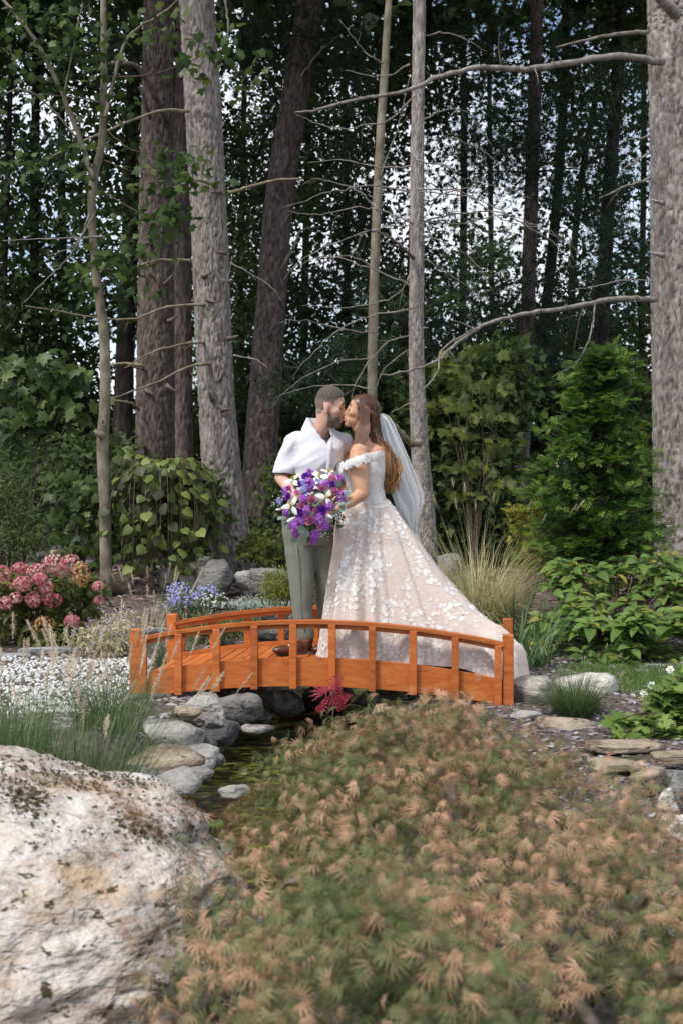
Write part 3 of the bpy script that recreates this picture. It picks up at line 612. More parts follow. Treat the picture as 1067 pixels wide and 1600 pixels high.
PINE_D, _, _ = tree('pine_tree', 'dark brown trunk between the maple sapling and the golden conifer',
    [(812, 800, 25), (815, 700, 24), (818, 600, 23), (824, 480, 22), (830, 300, 22), (836, 100, 20), (838, -30, 20)], 20.5, M_BARKB, nseg=48, step=.06, rough=.012, ztop=10.5)
MAPLE_L, CL, _ = tree('maple_tree', 'slender grey maple on the left with a knot hole and forked upper stem',
    [(166, 930, 20), (165, 800, 18), (161, 700, 19), (165, 620, 17), (163, 520, 16), (152, 440, 14), (144, 330, 13), (148, 275, 14), (160, 220, 12), (163, 120, 11), (162, 0, 9)], 13.6, M_SMOOTH, nseg=36, step=.04, rough=.003, ztop=9.)
branch(MAPLE_L, [(148, 282), (128, 225), (95, 140), (60, 70), (10, 5), (-30, -40)], 11, 5, M_SMOOTH, 13.5, wig=.01)
branch(MAPLE_L, [(163, 190), (175, 140), (200, 60), (255, 20), (300, -20)], 8, 3, M_SMOOTH, 13.4, tw=.8, ln=.4)
branch(MAPLE_L, [(120, 215), (60, 150), (20, 142), (-20, 160)], 4, 2, M_SMOOTH, 13.5, tw=1)
branch(MAPLE_L, [(100, 150), (118, 60), (130, 5)], 4, 2, M_SMOOTH, 13.4, tw=1)
b = Buf(); rc = P(163, 660, 13.4); ring = [rc + np.array([math.cos(a) * .022, -.035, math.sin(a) * .03]) for a in np.linspace(0, 6.283, 15)]; tube(b, ring, .008, 6, cap=False); part('knot_ring', b, M_DEAD, MAPLE_L)
b = Buf(); V, Fs = ICO[2]; b.add(V * (.018, .012, .024) + rc + (0, -.03, 0), Fs); part('knot_hole', b, M_TWIG, MAPLE_L)
stub(MAPLE_L, 155, 678, 13.5, 2.6, .05, 10, M_SMOOTH)
# dark trunks further in: (path, D, label)
far = [([(50, 840, 15), (52, 600, 15), (55, 300, 14), (58, -20, 12)], 24., 'dark trunk second from the left edge beyond the maple leaves'),
 ([(101, 760, 13), (100, 500, 13), (97, 250, 12), (95, -20, 10)], 26., 'dark trunk left of the slender maple stem'),
 ([(191, 740, 33), (196, 560, 30), (203, 380, 26), (208, 180, 22), (212, -20, 18)], 22., 'dark trunk between the slender maple and the thick brown pine'),
 ([(6, 820, 9), (7, 500, 9), (14, 230, 9), (22, -20, 8)], 23., 'thin dark trunk at the very left edge'),
 ([(545, 720, 12), (543, 500, 12), (540, 250, 10), (538, -20, 8)], 30., 'thin dark trunk seen above the kissing couple'),
 ([(632, 700, 16), (632, 560, 17), (640, 470, 14), (650, 250, 12), (672, -20, 10)], 25., 'dark leaning trunk just left of the slim pine'),
 ([(845, 700, 16), (852, 500, 18), (868, 330, 16), (880, 150, 14), (884, -20, 12)], 25., 'forked dark trunk right of the middle brown trunk'),
 ([(930, 720, 24), (940, 500, 24), (951, 300, 22), (964, 120, 20), (972, -20, 18)], 23., 'dark trunk above the golden conifer tip'),
 ([(905, 700, 12), (892, 480, 12), (905, 300, 11), (930, 150, 9), (962, -20, 8)], 29., 'thin dark trunk leaning right above the conifer'),
 ([(716, 690, 11), (722, 470, 12), (724, 250, 11), (722, -20, 10)], 31., 'thin dark trunk behind the maple sapling'),
 ([(470, 760, 12), (474, 560, 12), (480, 300, 11), (487, -20, 9)], 33., 'thin distant trunk right of the leaning dark pine'),
 ([(1000, 700, 10), (1002, 480, 10), (1005, 250, 9), (1004, -20, 8)], 30., 'thin distant trunk beside the massive right pine'),
 ([(375, 740, 10), (376, 480, 10), (380, 250, 9), (385, -20, 8)], 34., 'thin distant trunk between the big pine and the leaning pine'),
 ([(770, 700, 9), (768, 480, 9), (765, 250, 8), (762, -20, 7)], 35., 'thin distant trunk behind the hanging pine sprays')]
FAR = []
for pth, D, lab in far:
    r_, C, rr = tree('forest_tree', lab, pth, D, M_BARKD, nseg=24, step=.16, rough=.01, ztop=10.5); FAR.append((r_, C))
# --- dead limbs
branch(PINE_R, [(1035, 97, 13.2), (960, 88, 12.9), (900, 97, 12.7), (815, 108, 12.5), (755, 105, 12.4), (690, 118, 12.3), (640, 140, 12.2), (560, 155, 12.1), (490, 172, 12.), (460, 176, 12.)], 15, 2.5, tw=.9, ln=.55, lvl=2)
branch(PINE_R, [(1012, 50, 13.3), (950, 55, 13.), (868, 74, 12.8)], 9, 3, tw=.3, ln=.2)
branch(PINE_R, [(1025, 468, 13.2), (980, 466, 12.9), (930, 472, 12.7), (880, 482, 12.5), (820, 490, 12.3), (760, 506, 12.1), (715, 535, 11.9), (680, 565, 11.8), (620, 583, 11.7), (598, 586, 11.7)], 12, 1.8, tw=1.5, ln=.6, lvl=2)
branch(PINE_R, [(930, 470, 12.7), (925, 510, 12.6), (905, 560, 12.5), (862, 590, 12.4)], 4, 1.2, tw=2.5, ln=.4, lvl=1)
branch(PINE_R, [(745, 512, 12.), (690, 545, 11.7), (683, 580, 11.6), (650, 620, 11.5), (610, 645, 11.5)], 4, 1.4, tw=2., ln=.35, lvl=1)
branch(PINE_R, [(1020, 440, 13.2), (985, 437, 13.), (940, 445, 12.8), (890, 455, 12.6)], 3.5, 1.2, tw=2.5, ln=.35, lvl=1)
branch(PINE_R, [(1015, 278, 13.2), (975, 292, 13.), (935, 310, 12.9)], 6, 1.5, tw=1.)
branch(PINE_R, [(1012, 240, 13.3), (975, 262, 13.1)], 5, 2)
branch(PINE_R, [(1015, 214, 13.2), (980, 218, 13.)], 5, 3)
branch(PINE_R, [(1055, 22, 13.1), (1042, 8, 12.9), (1020, -12, 12.7)], 26, 16, M_BARKL)
for y, s in ((398, 4), (316, 3)): stub(PINE_R, 1030, y, 13.2, 3., .1, s + 3, M_BARKL)
branch(PINE_T, [(646, 404, 13.1), (625, 384, 12.9), (600, 367, 12.8), (568, 358, 12.7)], 8, 2.5, M_BARKB, tw=.6, ln=.3)
branch(PINE_T, [(656, 692, 13.), (640, 692, 12.8), (622, 672, 12.6), (600, 650, 12.5)], 15, 9, M_SMOOTH)
for p_ in ([(650, 350), (690, 338), (770, 330), (820, 350), (880, 372), (898, 410)], [(650, 250), (700, 262), (720, 285)], [(645, 350), (600, 330), (560, 325), (500, 335), (450, 330)],
           [(645, 260), (590, 262), (540, 250), (480, 255)], [(648, 150), (600, 190), (520, 200), (462, 178)], [(648, 60), (700, 50), (760, 80)], [(650, 520), (600, 540), (560, 590), (545, 640)],
           [(645, 300), (580, 290), (520, 300), (440, 325)], [(648, 450), (580, 420), (510, 400), (455, 420)], [(650, 190), (720, 170), (770, 230)], [(648, 480), (560, 500), (500, 540), (455, 590)],
           [(650, 295), (720, 300), (790, 345), (850, 350)], [(645, 420), (620, 460), (550, 480), (470, 478)], [(640, 100), (600, 120), (540, 110)], [(650, 400), (690, 420), (760, 470)]):
    branch(PINE_T, p_, 3.6, .9, D=13.2 + R.uniform(-.7, .5), tw=2.0, ln=.55, lvl=2, wig=.014)
for p_ in ([(655, 345), (720, 350), (790, 335), (860, 365), (905, 395)], [(655, 300), (740, 310), (800, 340), (870, 385), (895, 420)], [(655, 325), (700, 300), (770, 290), (830, 310)], [(655, 365), (710, 385), (750, 420), (770, 460)], [(655, 230), (700, 215), (760, 240), (800, 280)], [(650, 540), (600, 575), (570, 640)], [(645, 350), (560, 365), (480, 400), (440, 440)]):
    branch(PINE_T, p_, 2.8, .8, D=13.2 + R.uniform(-.7, .5), tw=3.4, ln=.6, lvl=2, wig=.014)
for p_ in ([(585, 560), (520, 568), (460, 600), (420, 640)], [(586, 610), (530, 600), (440, 616), (425, 650)], [(590, 330), (560, 300), (500, 280), (470, 290)], [(590, 420), (540, 400), (480, 420)],
           [(592, 280), (620, 200), (640, 120)], [(585, 520), (540, 515), (470, 500), (430, 505)], [(600, 100), (570, 80), (530, 30)]):
    branch(THIN_O, p_, 3.2, .9, D=14.6 + R.uniform(-.5, .3), tw=2., ln=.5, lvl=2, wig=.014)
branch(PINE_L, [(352, 303, 16.1), (390, 292, 15.8), (430, 282, 15.6), (472, 279, 15.4)], 8, 3.5, M_SMOOTH)
branch(PINE_L, [(330, 568, 16.), (290, 575, 15.6), (250, 595, 15.3), (175, 622, 15.)], 7, 2, M_SMOOTH, tw=.6)
branch(PINE_L, [(320, 535, 16.), (290, 537, 15.7), (240, 550, 15.4), (195, 575, 15.2)], 6, 2, M_SMOOTH, tw=.5)
branch(PINE_L, [(295, 174, 16.), (250, 173, 15.7), (190, 195, 15.4), (110, 230, 15.1), (55, 258, 15.)], 7, 2, M_SMOOTH, tw=.9, ln=.4)
branch(PINE_L, [(300, 407, 16.), (240, 408, 15.8), (190, 430, 15.6)], 6, 2, M_SMOOTH, tw=.6)
branch(PINE_L, [(325, 475, 16.), (260, 480, 15.8), (190, 500, 15.6), (40, 478, 15.2)], 5.5, 2, M_SMOOTH, tw=.6)
branch(PINE_L, [(340, 290, 16.), (310, 282, 15.6), (275, 292, 15.4)], 7, 3, M_SMOOTH)
branch(PINE_L, [(352, 0, 15.9), (357, 40, 15.7), (354, 66, 15.6)], 5, 2.5)
branch(PINE_L, [(360, 410), (420, 445), (440, 470)], 3, 1.2, D=15.9, tw=1.)
branch(PINE_L, [(368, 555, 15.9), (400, 562, 15.7), (420, 575, 15.6)], 3.5, 1.5, tw=.8)
branch(PINE_L, [(350, 455), (358, 430), (362, 400)], 3, 1.2, D=15.9)
for x, y, a_ in ((352, 640, 0), (345, 590, 1), (362, 528, .2), (357, 440, 3), (330, 470, -.4), (340, 300, 3.3), (305, 55, 3.), (322, 430, .4), (348, 395, 3.1), (330, 620, 2.)): stub(PINE_L, x, y, 15.95, a_, .09, 6)
branch(PINE_B, [(262, 190, 18.2), (245, 155, 17.6), (215, 105, 17.2), (175, 98, 17.)], 13, 7, M_BARKB)
branch(PINE_B, [(235, 185, 18.2), (228, 160, 17.9), (218, 135, 17.8)], 8, 5, M_BARKB)
branch(PINE_B, [(225, 572), (190, 568), (155, 575)], 7, 3.5, M_SMOOTH, 17.9)
branch(PINE_B, [(218, 640, 18.2), (205, 630, 17.8), (176, 625, 17.6)], 6, 4, M_SMOOTH)
for x, y, a_ in ((265, 605, -.6), (232, 612, -.5), (268, 500, .5), (222, 430, 3.), (262, 440, .8), (232, 380, 3.5), (250, 300, 1.), (220, 575, 3)): stub(PINE_B, x, y, 18.2, a_, .12, 6)
for p_ in ([(150, 330), (110, 400), (80, 430), (35, 475)], [(165, 370), (100, 372), (5, 376)], [(140, 335), (120, 380), (75, 400)], [(160, 160), (100, 150), (30, 148)]):
    branch(MAPLE_L, p_, 4, 1.4, D=13.5, tw=1.2, ln=.4)
branch(PINE_LEAN, [(440, 420), (462, 380), (470, 360), (500, 355)], 6, 2, M_SMOOTH, 19.3, tw=.6)
branch(PINE_LEAN, [(470, 120), (500, 80), (535, 52)], 3.5, 1.5, D=19.2, tw=.6)
# ================================================================ foliage of the wood
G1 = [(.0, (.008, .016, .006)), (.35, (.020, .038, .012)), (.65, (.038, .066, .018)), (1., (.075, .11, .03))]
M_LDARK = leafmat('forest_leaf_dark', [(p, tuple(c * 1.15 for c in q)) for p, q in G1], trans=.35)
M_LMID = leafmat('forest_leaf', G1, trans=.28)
M_LMAPLE = leafmat('maple_leaf_green', [(0, (.022, .042, .012)), (.5, (.050, .088, .022)), (.85, (.10, .14, .035)), (1, (.22, .15, .04))], trans=.3, rough=.45)
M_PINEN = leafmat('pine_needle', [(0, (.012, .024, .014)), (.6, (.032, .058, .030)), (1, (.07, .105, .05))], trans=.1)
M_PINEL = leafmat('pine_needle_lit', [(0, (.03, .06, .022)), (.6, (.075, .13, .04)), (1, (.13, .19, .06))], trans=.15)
def clumps(c, r, nt, nl, spread, T, size, buf, tilt=.5, flat=.55, tint=(.02, 1.), jitter=.12, face=(0, -.5, .8), gap=None):
    """leaves grouped on twigs inside an ellipsoid: c centre, r radii"""
    c = np.asarray(c, float); d = nrm(rng.normal(size=(nt, 3))) * (U(0, 1, (nt, 1)) ** .38); tc_ = c + d * np.asarray(r)
    if gap: tc_ = tc_[vn(tc_ * (gap[0], .4, gap[0] * 1.15), 55) < gap[1]]; nt = len(tc_); d = nrm(tc_ - c)
    tt = U(*tint, nt); q = np.repeat(tc_, nl, 0) + rng.normal(size=(nt * nl, 3)) * spread * (1, 1, flat)
    out = nrm(np.repeat(d, nl, 0) * 1. + rng.normal(size=(nt * nl, 3)) * .8 + (0, 0, -.25)); up = nrm(np.asarray(face) + rng.normal(size=(nt * nl, 3)) * tilt)
    s = size * U(.6, 1.2, nt * nl); scatter(buf, T, q, frames(out, up), s, np.clip(np.repeat(tt, nl) + rng.normal(size=nt * nl) * jitter, .01, 1))
def tree_crown(parent, blobs, nt, nl, T, size, mt, spread=.28, **k):
    b = Buf(); lf = wloc(parent)
    for c, r, m in blobs: clumps(c, r, int(nt * m), nl, spread, T, size, b, **k)
    return part('crown', b, mt, parent, kind='stuff')
# crowns of the far trees: overlapping clouds; density m sets the amount of sky that shows
def B(px, py, D, wx, hy, dp, m): s = D / F; return (P(px, py, D), (wx / 2 * s, dp, hy / 2 * s), m)
fc = [
 [B(40, 200, 24, 330, 420, 2.2, 1.), B(60, 520, 24, 240, 260, 2, .55)],
 [B(110, 90, 26, 300, 330, 2, .6), B(110, 380, 26, 220, 260, 2, .3), B(90, 620, 26, 240, 180, 2, .9)],
 [B(215, 120, 22, 260, 360, 2, .8), B(200, 420, 22, 200, 260, 2, .5)],
 [B(-20, 120, 23, 260, 340, 2, .7), B(-10, 480, 23, 200, 420, 2, .9)],
 [B(545, 140, 30, 300, 420, 2.5, 1.5), B(540, 470, 30, 300, 380, 2, 1.9)],
 [B(640, 60, 25, 250, 260, 2, .7), B(630, 330, 25, 220, 330, 2, .45), B(640, 620, 25, 260, 200, 2, 1.)],
 [B(880, 60, 25, 300, 280, 2, .42), B(860, 330, 25, 240, 260, 2, .2), B(850, 560, 25, 260, 220, 2, .7)],
 [B(965, 120, 23, 240, 330, 2, .42), B(950, 400, 23, 200, 300, 2, .3), B(960, 620, 23, 260, 240, 2, 1.)],
 [B(930, 200, 29, 260, 420, 2, .3), B(900, 560, 29, 300, 300, 2, 1.)],
 [B(720, 60, 31, 300, 260, 2, .5), B(720, 480, 31, 300, 330, 2, 1.)],
 [B(440, 130, 33, 300, 460, 2.5, 1.7), B(450, 460, 33, 320, 380, 2, 2.2), B(480, 660, 33, 300, 200, 2, 1.2)],
 [B(1010, 160, 30, 260, 420, 2, .5), B(1010, 560, 30, 240, 420, 2, 1.1)],
 [B(380, 140, 34, 280, 460, 2, 1.5), B(380, 470, 34, 280, 380, 2, 2.2), B(370, 680, 34, 260, 200, 2, 1.1)],
 [B(780, 120, 35, 260, 420, 2, .35), B(770, 560, 35, 300, 330, 2, 1.)]]
for (r_, C), bl in zip(FAR, fc):
    tree_crown(r_, bl, 240, 20, T_Q, .155, M_LDARK, spread=.33, tilt=.6, gap=(.7, .25))
# pine boughs: needle clouds on the pines (dark) and the lit spray
def bough(parent, px, py, D, wx, hy, n, mt=None, size=.17, dp=1.2, T=None):
    b = Buf(); c, r, _ = B(px, py, D, wx, hy, dp, 1); m = n; d = nrm(rng.normal(size=(m, 3))) * (U(0, 1, (m, 1)) ** .4); pos = c + d * r
    # needles sit along hidden twigs: a few twig lines per bough
    for _k in range(max(3, n // 60)):
        e = c + nrm(np.array([R.gauss(0, 1), R.gauss(0, 1), R.gauss(0, .5)])) * r * R.uniform(.5, 1); tube(b, [c, (c + e) / 2 + (0, 0, .05), e], [.02, .012, .005], 4, tint=.05)
    dr = nrm(d * (1, 1, .4) + rng.normal(size=(m, 3)) * .5 + (0, 0, .1)); scatter(b, T or T_NEEDF, pos, frames(dr, nrm(rng.normal(size=(m, 3)))), size * U(.7, 1.2, m), np.clip(U(.02, 1, m), .01, 1))
    part('needle_bough', b, mt or M_PINEN, parent, kind='stuff')
for a in [(PINE_D, 800, 190, 20., 220, 160, 400), (PINE_D, 760, 100, 20.5, 200, 150, 260), (PINE_D, 830, 270, 20., 230, 120, 380), (PINE_D, 900, 350, 20, 160, 140, 200), (PINE_D, 780, 250, 20.5, 140, 100, 160),
          (PINE_D, 860, 90, 20, 180, 150, 220), (PINE_D, 770, 450, 19.5, 180, 110, 260), (PINE_D, 720, 520, 19.5, 140, 90, 140), (PINE_D, 900, 470, 20, 160, 120, 240), (PINE_D, 850, 560, 19.5, 180, 120, 240), (PINE_D, 940, 240, 20, 120, 160, 160),
          (PINE_T, 600, 470, 16., 100, 90, 60), (PINE_LEAN, 540, 230, 19.5, 150, 130, 150), (PINE_LEAN, 490, 60, 20, 180, 140, 220), (PINE_LEAN, 380, 60, 20, 100, 160, 160), (PINE_LEAN, 560, 90, 20, 140, 140, 180),
          (PINE_B, 160, 60, 19, 160, 140, 200), (PINE_B, 60, 250, 20, 160, 100, 130), (PINE_T, 560, 560, 17., 180, 90, 180), (PINE_T, 480, 600, 18, 160, 80, 160), (PINE_R, 980, 130, 17, 120, 160, 150), (PINE_R, 980, 390, 18, 120, 130, 150)]: bough(*a)
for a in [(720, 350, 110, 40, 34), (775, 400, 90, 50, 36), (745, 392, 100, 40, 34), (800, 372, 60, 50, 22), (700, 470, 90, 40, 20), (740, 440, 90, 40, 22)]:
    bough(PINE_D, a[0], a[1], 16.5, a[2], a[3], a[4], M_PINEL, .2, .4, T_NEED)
for a in [(PINE_D, 690, 300, 22, 130, 200, 150), (PINE_D, 740, 200, 23, 160, 220, 240), (PINE_LEAN, 600, 330, 24, 160, 260, 260), (PINE_LEAN, 520, 400, 24, 160, 220, 260), (PINE_LEAN, 400, 250, 24, 130, 260, 240), (PINE_LEAN, 440, 80, 23, 140, 180, 200), (PINE_R, 960, 300, 20, 140, 160, 160), (PINE_D, 660, 480, 22, 150, 200, 200), (PINE_D, 880, 200, 21, 120, 200, 160)]: bough(*a, mt=M_PINEN, size=.2)
# leafy canopy above the frame and behind: the crowns of the big trees, which keep the wood dark
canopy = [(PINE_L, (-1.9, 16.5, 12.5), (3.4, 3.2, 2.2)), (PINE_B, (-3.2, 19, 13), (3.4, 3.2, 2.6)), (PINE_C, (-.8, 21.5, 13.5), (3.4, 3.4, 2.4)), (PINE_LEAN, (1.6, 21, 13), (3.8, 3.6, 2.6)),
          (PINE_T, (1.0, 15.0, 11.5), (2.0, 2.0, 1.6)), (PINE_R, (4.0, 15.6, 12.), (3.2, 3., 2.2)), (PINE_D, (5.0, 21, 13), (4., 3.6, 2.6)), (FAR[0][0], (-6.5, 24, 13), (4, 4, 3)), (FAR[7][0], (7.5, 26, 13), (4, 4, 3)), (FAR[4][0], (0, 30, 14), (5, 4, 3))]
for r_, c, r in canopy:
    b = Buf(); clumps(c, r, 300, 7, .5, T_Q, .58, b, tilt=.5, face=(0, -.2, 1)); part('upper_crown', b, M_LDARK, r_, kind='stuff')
# understorey thickets closing the view at eye level
M_LUND = leafmat('undergrowth_leaf', [(0, (.02, .036, .011)), (.5, (.05, .082, .02)), (1, (.11, .15, .04))], trans=.3)
def bush(name, label, cat, blobs, nt, nl, T, size, mt, spread=.1, stems=5, group=None, part_name='foliage', base=None, **k):
    c0 = blobs[0][0]; bx = base if base is not None else (c0[0], c0[1]); root = thing(name, label, cat, (bx[0], bx[1], gz(bx[0], bx[1])), group); b = Buf()
    for c, r, m in blobs: clumps(c, r, int(nt * m), nl, spread, T, size, b, **k)
    part(part_name, b, mt, root, kind='stuff'); b = Buf(); o = np.array(root.location)
    for _ in range(stems):
        c, r, m = R.choice(blobs); e = np.asarray(c) + nrm(np.array([R.gauss(0, 1), R.gauss(0, 1), R.gauss(0, .6)])) * np.asarray(r) * .8
        tube(b, spline([o + (R.uniform(-.05, .05), R.uniform(-.05, .05), -.05), (o + e) / 2 + (R.uniform(-.1, .1), 0, .1), e], 8), np.linspace(.014, .004, 8), 5)
    part('stem', b, M_TWIG, root, kind='stuff'); return root
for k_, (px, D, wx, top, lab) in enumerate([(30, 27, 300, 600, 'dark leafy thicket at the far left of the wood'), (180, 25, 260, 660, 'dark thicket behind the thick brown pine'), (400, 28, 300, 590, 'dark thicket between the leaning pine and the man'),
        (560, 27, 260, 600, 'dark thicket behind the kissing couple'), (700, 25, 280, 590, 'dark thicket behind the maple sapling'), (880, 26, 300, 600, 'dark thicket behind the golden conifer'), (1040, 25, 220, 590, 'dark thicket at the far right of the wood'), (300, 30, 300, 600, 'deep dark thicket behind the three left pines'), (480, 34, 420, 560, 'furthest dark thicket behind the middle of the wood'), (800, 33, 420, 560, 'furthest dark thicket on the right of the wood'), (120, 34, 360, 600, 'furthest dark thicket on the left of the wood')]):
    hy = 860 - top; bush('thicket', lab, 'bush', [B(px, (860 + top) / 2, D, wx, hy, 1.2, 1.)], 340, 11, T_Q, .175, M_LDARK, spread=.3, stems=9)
# ================================================================ garden plants
def singles(name, T, mt, parent, pos, rot, sc, buf_rest=None, tint=None, nmax=295, rest_name=None):
    """the nearest nmax leaves become objects of their own, the rest one joined part"""
    order = np.argsort(pos[:, 1] - sc * .5); a, r = order[:nmax], order[nmax:]
    me = tmesh(name, T, mt); pieces(name, me, parent, pos[a], rot[a], sc[a])
    if len(r):
        b = Buf(); scatter(b, T, pos[r], rot[r], sc[r], (U(.02, 1, len(r)) if tint is None else np.clip(tint[r], .01, 1))); part(rest_name or 'foliage', b, mt, parent, kind='stuff')
def shell(c, r, n, jit=.1, zmin=-.3):
    d = nrm(rng.normal(size=(n * 3, 3))); d = d[d[:, 2] > zmin][:n]; return np.asarray(c) + d * np.asarray(r) * U(1 - jit, 1, (len(d), 1)), d
# --- weeping redbud
M_REDBUD = leafmat('redbud_leaf', [(0, (.04, .025, .027)), (.2, (.06, .065, .03)), (.5, (.085, .12, .032)), (.8, (.16, .20, .05)), (1, (.28, .29, .07))], trans=.25, rough=.5, nfac=.3)
rb = thing('weeping_redbud', 'weeping redbud with heart shaped green and bronze leaves in front of the brown pine', 'tree', (*GP(240, 928)[:2], gz(*GP(240, 928)[:2])))
bo = np.array(rb.location); Dr = bo[1]; b = Buf()
top = P(248, 745, Dr); tube(b, spline([bo - (0, 0, .1), P(235, 860, Dr), P(252, 800, Dr), top], 14), np.linspace(.035, .018, 14), 8); part('trunk', b, M_TWIG, rb)
pos = []; dr = []; b = Buf()
ends = []
for k in range(84):
    a = R.uniform(0, 6.283); rx = R.uniform(.25, 1.) ; ex = math.cos(a) * .66 * rx; ey = math.sin(a) * .6 * rx
    q = [top + (R.uniform(-.05, .05), 0, 0), top + (ex * .55, ey * .55, .12 + R.uniform(-.08, .10)), top + (ex * .95, ey * .95, -.05 + R.uniform(-.1, .08)), top + (ex * 1.05, ey * 1.05, -R.uniform(.35, 1.0)), ]
    if q[-1][2] < bo[2] + .15: q[-1][2] = bo[2] + .15
    C = spline(q, 16); tube(b, C, np.linspace(.010, .003, 16), 5)
    for t_ in range(15):
        i = R.randint(3, 15); p = C[i]; o = nrm(np.array([R.gauss(0, 1), R.gauss(0, 1), R.gauss(0, .3)])); pos.append(p + o * .03); dr.append(nrm(o * .7 + np.array([math.cos(a) * .3, math.sin(a) * .3, -.85])))
part('weeping_branch', b, M_TWIG, rb, kind='stuff')
pos = np.array(pos); dr = np.array(dr); n = len(pos); up = nrm(nrm(pos - (top - (0, 0, .3))) + rng.normal(size=(n, 3)) * .35 + (0, -.3, .2))
singles('leaf', T_HEART, M_REDBUD, rb, pos, frames(dr, up), U(.075, .135, n))
# --- slender maple's leaves (individual leaves on the near sprays)
pos = []; b = Buf()
sprays = [(250, 250, 110, 60, 46), (275, 285, 130, 60, 60), (300, 250, 60, 50, 16), (240, 350, 110, 60, 44), (275, 345, 70, 40, 20), (170, 410, 110, 50, 40), (215, 400, 110, 60, 44), (235, 465, 60, 30, 10), (130, 430, 50, 40, 12), (250, 330, 90, 40, 24),
          (310, 80, 120, 80, 34), (350, 60, 80, 80, 24), (240, 40, 140, 90, 50), (90, 60, 160, 120, 70), (30, 120, 130, 120, 54), (150, 100, 100, 120, 36), (60, 20, 160, 60, 50), (120, 240, 60, 50, 14), (185, 160, 60, 60, 16), (130, 280, 40, 30, 8), (40, 250, 100, 60, 30), (390, 120, 90, 130, 26)]
for (x, y, wx, hy, n) in sprays:
    c, r, _ = B(x, y, 13.3, wx, hy, .35, 1); d = rng.normal(size=(n, 3)) * .5; pos.append(c + d * r)
pos = np.concatenate(pos); n = len(pos); dr = nrm(rng.normal(size=(n, 3)) + (0, 0, -.6)); up = nrm(rng.normal(size=(n, 3)) * .55 + (0, -.45, .8))
singles('leaf', T_MAPLE, M_LMAPLE, MAPLE_L, pos, frames(dr, up), U(.075, .125, n))
for x0, y0, x1, y1 in ((163, 250, 300, 270), (163, 300, 290, 340), (150, 420, 260, 395), (163, 200, 250, 240), (163, 120, 330, 80)):
    branch(MAPLE_L, [(x0, y0), ((x0 + x1) / 2, (y0 + y1) / 2 + 14), (x1, y1)], 3, 1, M_TWIG, 13.4, tw=2.5, ln=.35, lvl=1)
# --- low maple bough on the left and its leafy neighbours
def maple_bush(label, D, base_px, bl, size, mt, n1=295, name='maple_sapling', cat='tree', T=None, per=1.):
    c0 = P(*base_px, D); root = thing(name, label, cat, (c0[0], c0[1], gz(c0[0], c0[1]))); o = np.array(root.location); pos = []; b = Buf()
    for (x, y, wx, hy, n) in bl:
        c, r, _ = B(x, y, D, wx, hy, .30, 1); pos.append(c + rng.normal(size=(int(n * per), 3)) * .42 * r)
        tube(b, spline([o + (0, 0, 0), (o + c) / 2 + (R.uniform(-.1, .1), 0, 0), c], 8), np.linspace(.014, .004, 8), 5)
    part('stem', b, M_TWIG, root)
    pos = np.concatenate(pos); n = len(pos); dr = nrm(rng.normal(size=(n, 3)) * .7 + (0, -.3, -.8)); up = nrm(rng.normal(size=(n, 3)) * .35 + (0, -.75, .65))
    singles('leaf', T or T_MAPLE, mt, root, pos, frames(dr, up), U(size * .65, size * 1.15, n), nmax=n1); return root
M_MAPL2 = leafmat('sapling_leaf', [(0, (.035, .055, .012)), (.5, (.095, .125, .028)), (1, (.19, .20, .05))], trans=.35, rough=.5)
maple_bush('leafy green maple sapling with a low bough at the left edge', 14.8, (30, 830), [(70, 575, 110, 60, 46), (110, 600, 90, 50, 40), (60, 640, 140, 60, 60), (25, 590, 110, 90, 60), (110, 640, 80, 40, 30), (30, 660, 120, 60, 50), (10, 700, 80, 60, 30)], .17, M_LMAPLE)
maple_bush('yellow green maple sapling between the slim pine and the dark brown trunk', 15.0, (738, 850), [(700, 575, 100, 24, 17), (748, 596, 110, 26, 19), (695, 628, 90, 24, 15), (772, 650, 100, 28, 20), (712, 672, 110, 26, 18), (775, 694, 80, 26, 15), (738, 726, 110, 28, 20), (768, 752, 60, 20, 8), (720, 776, 90, 24, 14), (735, 548, 70, 22, 10), (790, 612, 50, 20, 7)], .155, M_MAPL2)
maple_bush('mid green leafy shrub behind the pink hydrangea', 14.2, (120, 880), [(120, 760, 110, 60, 40), (110, 800, 130, 70, 60), (150, 780, 80, 60, 36), (130, 840, 130, 70, 56), (200, 710, 60, 40, 20), (100, 870, 100, 40, 36), (160, 860, 80, 60, 30)], .13, M_LMAPLE, name='leafy_shrub', cat='shrub')
# dark shrub far left, white flecks near the sapling
bush('dark_shrub', 'dark small leaved shrub at the left edge above the hydrangea', 'shrub', [B(8, 800, 13.2, 110, 150, .4, 1.), B(30, 840, 13., 80, 70, .35, .5), B(-20, 740, 13.4, 100, 120, .4, .5)], 160, 16, T_SLIM, .06, M_LUND, spread=.08, stems=22)
bush('leafy_shrub', 'shadowed green shrub filling in behind the maple sapling', 'shrub', [B(735, 700, 17, 150, 260, .6, 1.2), B(690, 640, 17, 100, 160, .5, .5), B(770, 600, 17, 100, 140, .5, .5)], 230, 14, T_STAR, .13, M_LUND, spread=.2)
bush('leafy_shrub', 'low green shrub between the big pine and the leaning pine', 'shrub', [B(410, 855, 15.6, 60, 40, .25, .6), B(432, 868, 15.2, 50, 40, .25, .4)], 60, 10, T_STAR, .08, M_MAPL2, spread=.07)
bush('leafy_shrub', 'shadowed shrub behind the man at waist height', 'shrub', [B(470, 760, 18, 80, 120, .6, 1.), B(530, 740, 18.5, 100, 110, .6, .7)], 120, 12, T_STAR, .11, M_LUND, spread=.16)
bush('leafy_shrub', 'dark green shrub behind the weeping redbud', 'shrub', [B(200, 800, 15.4, 130, 140, .5, 1.), B(290, 790, 15.6, 90, 120, .4, .7)], 200, 13, T_STAR, .10, M_LUND, spread=.14)
